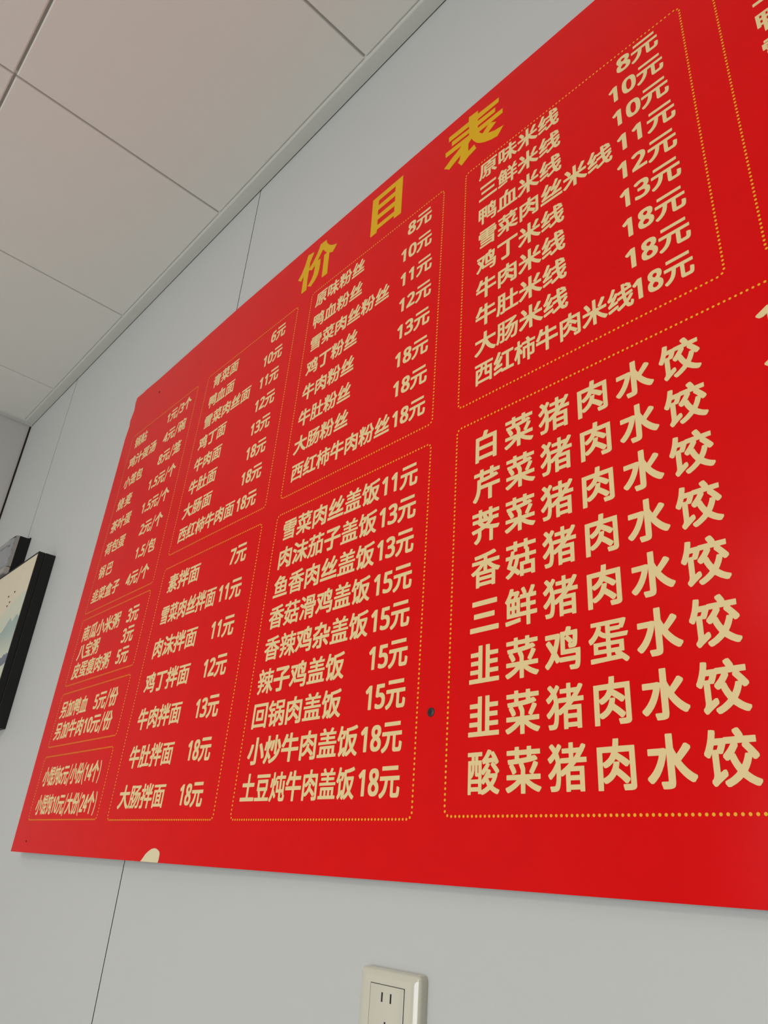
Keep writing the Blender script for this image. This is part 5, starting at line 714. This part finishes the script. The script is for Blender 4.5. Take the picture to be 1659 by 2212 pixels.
def slot(cx, cz, w_, h_, ang):
    bm = bmesh.new()
    c, s = math.cos(ang), math.sin(ang)
    rng = [(-w_, -h_), (w_, -h_), (w_, h_), (-w_, h_)]
    f = [bm.verts.new((cx + u * c - v * s, -0.01296, cz + u * s + v * c)) for u, v in rng]
    b = [bm.verts.new((cx + (u * c - v * s) * 1.0, -0.0100, cz + u * s + v * c)) for u, v in rng]
    bm.faces.new(f)
    for i in range(4):
        bm.faces.new((f[i], f[(i + 1) % 4], b[(i + 1) % 4], b[i]))
    bmesh.ops.recalc_face_normals(bm, faces=bm.faces)
    link('slot', bm, M_HOLE, ins)
slot(-0.0062, 0.0197, 0.0011, 0.0040, 0)
slot(0.0062, 0.0197, 0.0011, 0.0040, 0)
slot(-0.0002, -0.0040, 0.0011, 0.0042, 0)
slot(-0.0075, -0.0150, 0.0011, 0.0042, math.radians(-30))
slot(0.0075, -0.0150, 0.0011, 0.0042, math.radians(30))

# ---------------------------------------------------------------- framed landscape picture
FX1, FZ0, FZ1 = -2.1396, EYE + 0.2845, EYE + 0.7732
FX0 = FX1 - 0.46
P0 = Vector(((FX0 + FX1) / 2, WALL, FZ0))
pic = empty('picture_frame', P0, 'framed misty mountain landscape picture in deep black frame on wall left of board', 'picture')
def ringbox(bm, x0, x1, z0, z1, y0, y1, wd):
    """picture moulding: four mitred sides"""
    o_ = [(x0, z0), (x1, z0), (x1, z1), (x0, z1)]
    i_ = [(x0 + wd, z0 + wd), (x1 - wd, z0 + wd), (x1 - wd, z1 - wd), (x0 + wd, z1 - wd)]
    V = [[bm.verts.new((p[0], y, p[1])) for p in r] for r in (o_, i_) for y in (y0, y1)]
    of, ob, if_, ib = V
    for k in range(4):
        j = (k + 1) % 4
        bm.faces.new((of[k], of[j], if_[j], if_[k]))
        bm.faces.new((ob[j], ob[k], ib[k], ib[j]))
        bm.faces.new((of[j], of[k], ob[k], ob[j]))
        bm.faces.new((if_[k], if_[j], ib[j], ib[k]))
    bmesh.ops.recalc_face_normals(bm, faces=bm.faces)
fx0, fx1, fh = FX0 - P0.x, FX1 - P0.x, FZ1 - FZ0
bm = bmesh.new()
ringbox(bm, fx0, fx1, 0, fh, -0.0295, -0.0005, 0.03)
bmesh.ops.bevel(bm, geom=bm.edges[:], offset=0.0006, segments=1, affect='EDGES')
link('back_frame', bm, M_BLK, pic)
bm = bmesh.new()
ringbox(bm, fx0 + 0.0004, fx1 - 0.0004, 0.0004, fh - 0.0004, -0.048, -0.0308, 0.0055)
bmesh.ops.bevel(bm, geom=bm.edges[:], offset=0.0006, segments=1, affect='EDGES')
link('front_frame', bm, M_BLK, pic)
bm = bmesh.new()
PY = -0.0472
def poly(pts, mi, y):
    f = bm.faces.new([bm.verts.new((x - P0.x, y, z + EYE - P0.z)) for x, z in pts])
    f.material_index = mi
    f.normal_update()
    if f.normal.y > 0:
        f.normal_flip()
xl, xr = FX0 + 0.005, FX1 - 0.005
zb, zt = FZ0 + 0.005 - EYE, FZ1 - 0.005 - EYE
poly([(xl, zb), (xr, zb), (xr, zt), (xl, zt)], 0, PY)
poly([(xl, 0.36), (xr, 0.36), (xr, 0.652), (-2.165, 0.660), (-2.185, 0.662), (-2.205, 0.655), (-2.235, 0.647), (-2.262, 0.640), (-2.290, 0.628), (-2.330, 0.617), (-2.38, 0.604), (-2.45, 0.616), (-2.52, 0.60), (xl, 0.59)], 1, PY - 0.00008)
poly([(xl, 0.47), (-2.3, 0.475), (-2.2, 0.48), (xr, 0.485), (xr, 0.575), (-2.160, 0.586), (-2.1744, 0.5925), (-2.183, 0.587), (-2.1911, 0.580), (-2.203, 0.575), (-2.216, 0.586), (-2.2253, 0.5905), (-2.236, 0.584), (-2.25, 0.572), (-2.2682, 0.560), (-2.31, 0.548), (-2.37, 0.556), (-2.44, 0.535), (-2.53, 0.546), (xl, 0.53)], 2, PY - 0.00016)
poly([(xl, 0.44), (-2.21, 0.444), (-2.17, 0.446), (xr, 0.452), (xr, 0.474), (-2.160, 0.480), (-2.168, 0.475), (-2.180, 0.479), (-2.195, 0.470), (-2.22, 0.476), (-2.30, 0.470), (-2.42, 0.474), (xl, 0.468)], 3, PY - 0.00024)
poly([(xl, 0.40), (-2.2, 0.405), (xr, 0.41), (xr, 0.448), (-2.19, 0.441), (xl, 0.436)], 1, PY - 0.0003)
for bx, bz in ((-2.2654, 0.6758), (-2.3159, 0.6718), (-2.2867, 0.6483), (-2.3009, 0.6392)):
    poly([(bx - 0.009, bz + 0.0045), (bx - 0.001, bz - 0.001), (bx + 0.007, bz + 0.0035), (bx + 0.001, bz + 0.0008), (bx, bz - 0.005), (bx - 0.0022, bz + 0.0002)], 4, PY - 0.00036)
link('painting', bm, [M_PAPER, M_MIST, M_HILL, M_ROCK, M_INK], pic)

# ---------------------------------------------------------------- electric meter above the picture
MX1, MZ1 = -2.4592, EYE + 0.9224
MX0, MZ0 = MX1 - 0.150, EYE + 0.7800
E0 = Vector(((MX0 + MX1) / 2, WALL, MZ0))
met = empty('electric_meter', E0, 'black electric meter with clear front cover on wall above the picture', 'meter')
mx0, mx1, mh = MX0 - E0.x, MX1 - E0.x, MZ1 - MZ0
bm = bmesh.new()
# housing with a flared back flange
sec = [(0.0, 0.0), (0.0, 0.003), (0.0035, 0.007), (0.0045, 0.012), (0.0045, 0.034)]
rings = []
for ins_, d in sec:
    rings.append([bm.verts.new((x, -d - 0.0003, z)) for x, z in ((mx0 + ins_, ins_), (mx1 - ins_ * 0.2, ins_), (mx1 - ins_ * 0.2, mh - ins_), (mx0 + ins_, mh - ins_))])
for p, q in zip(rings, rings[1:]):
    for i in range(4):
        bm.faces.new((p[i], p[(i + 1) % 4], q[(i + 1) % 4], q[i]))
bm.faces.new(rings[-1])
bm.faces.new(rings[0])
bmesh.ops.recalc_face_normals(bm, faces=bm.faces)
link('housing', bm, M_METER, met)
bm = bmesh.new()
def frus(bm, a, b, ya, yb):
    A = [bm.verts.new((x, ya, z)) for x, z in ((a[0], a[2]), (a[1], a[2]), (a[1], a[3]), (a[0], a[3]))]
    B = [bm.verts.new((x, yb, z)) for x, z in ((b[0], b[2]), (b[1], b[2]), (b[1], b[3]), (b[0], b[3]))]
    for i in range(4):
        bm.faces.new((A[i], A[(i + 1) % 4], B[(i + 1) % 4], B[i]))
    bm.faces.new(A)
    bm.faces.new(B)
    bmesh.ops.recalc_face_normals(bm, faces=bm.faces)
frus(bm, (mx0 + 0.004, mx1 - 0.001, 0.030, mh - 0.004), (mx0 + 0.005, mx1 - 0.002, 0.031, mh - 0.005), -0.034, -0.045)
bmesh.ops.bevel(bm, geom=bm.edges[:], offset=0.0012, segments=2, affect='EDGES')
cov = link('cover_rim', bm, M_RIM, met)
bm = bmesh.new()
frus(bm, (mx0 + 0.012, mx1 - 0.009, 0.040, mh - 0.014), (mx0 + 0.012, mx1 - 0.009, 0.040, mh - 0.014), -0.0448, -0.0456)
dial = link('meter_face', bm, M_DIAL, met)
bm = bmesh.new()
box(bm, mx0 + 0.045, mx1 - 0.030, -0.0462, -0.0455, mh - 0.041, mh - 0.034)
link('display', bm, M_LCD, dial)
bm = bmesh.new()
frus(bm, (mx0 + 0.006, mx1 - 0.003, 0.034, mh - 0.006), (mx0 + 0.020, mx1 - 0.014, 0.046, mh - 0.022), -0.0452, -0.058)
link('clear_cover', bm, M_CLEAR, met)
bm = bmesh.new()
frus(bm, (mx0 + 0.004, mx1 - 0.001, 0.002, 0.029), (mx0 + 0.008, mx1 - 0.006, 0.006, 0.028), -0.034, -0.050)
bmesh.ops.bevel(bm, geom=bm.edges[:], offset=0.002, segments=2, affect='EDGES')
tc_ = link('terminal_cover', bm, M_RIM, met)
for zz, mm in ((0.021, M_SCREW), (0.012, M_SEAL)):
    bm = bmesh.new()
    bmesh.ops.create_cone(bm, cap_ends=True, segments=14, radius1=0.003, radius2=0.0025, depth=0.003, matrix=Matrix.Translation((mx0 + 0.045, -0.0505, zz)) @ Matrix.Rotation(math.pi / 2, 4, 'X'))
    link('seal_screw', bm, mm, tc_)
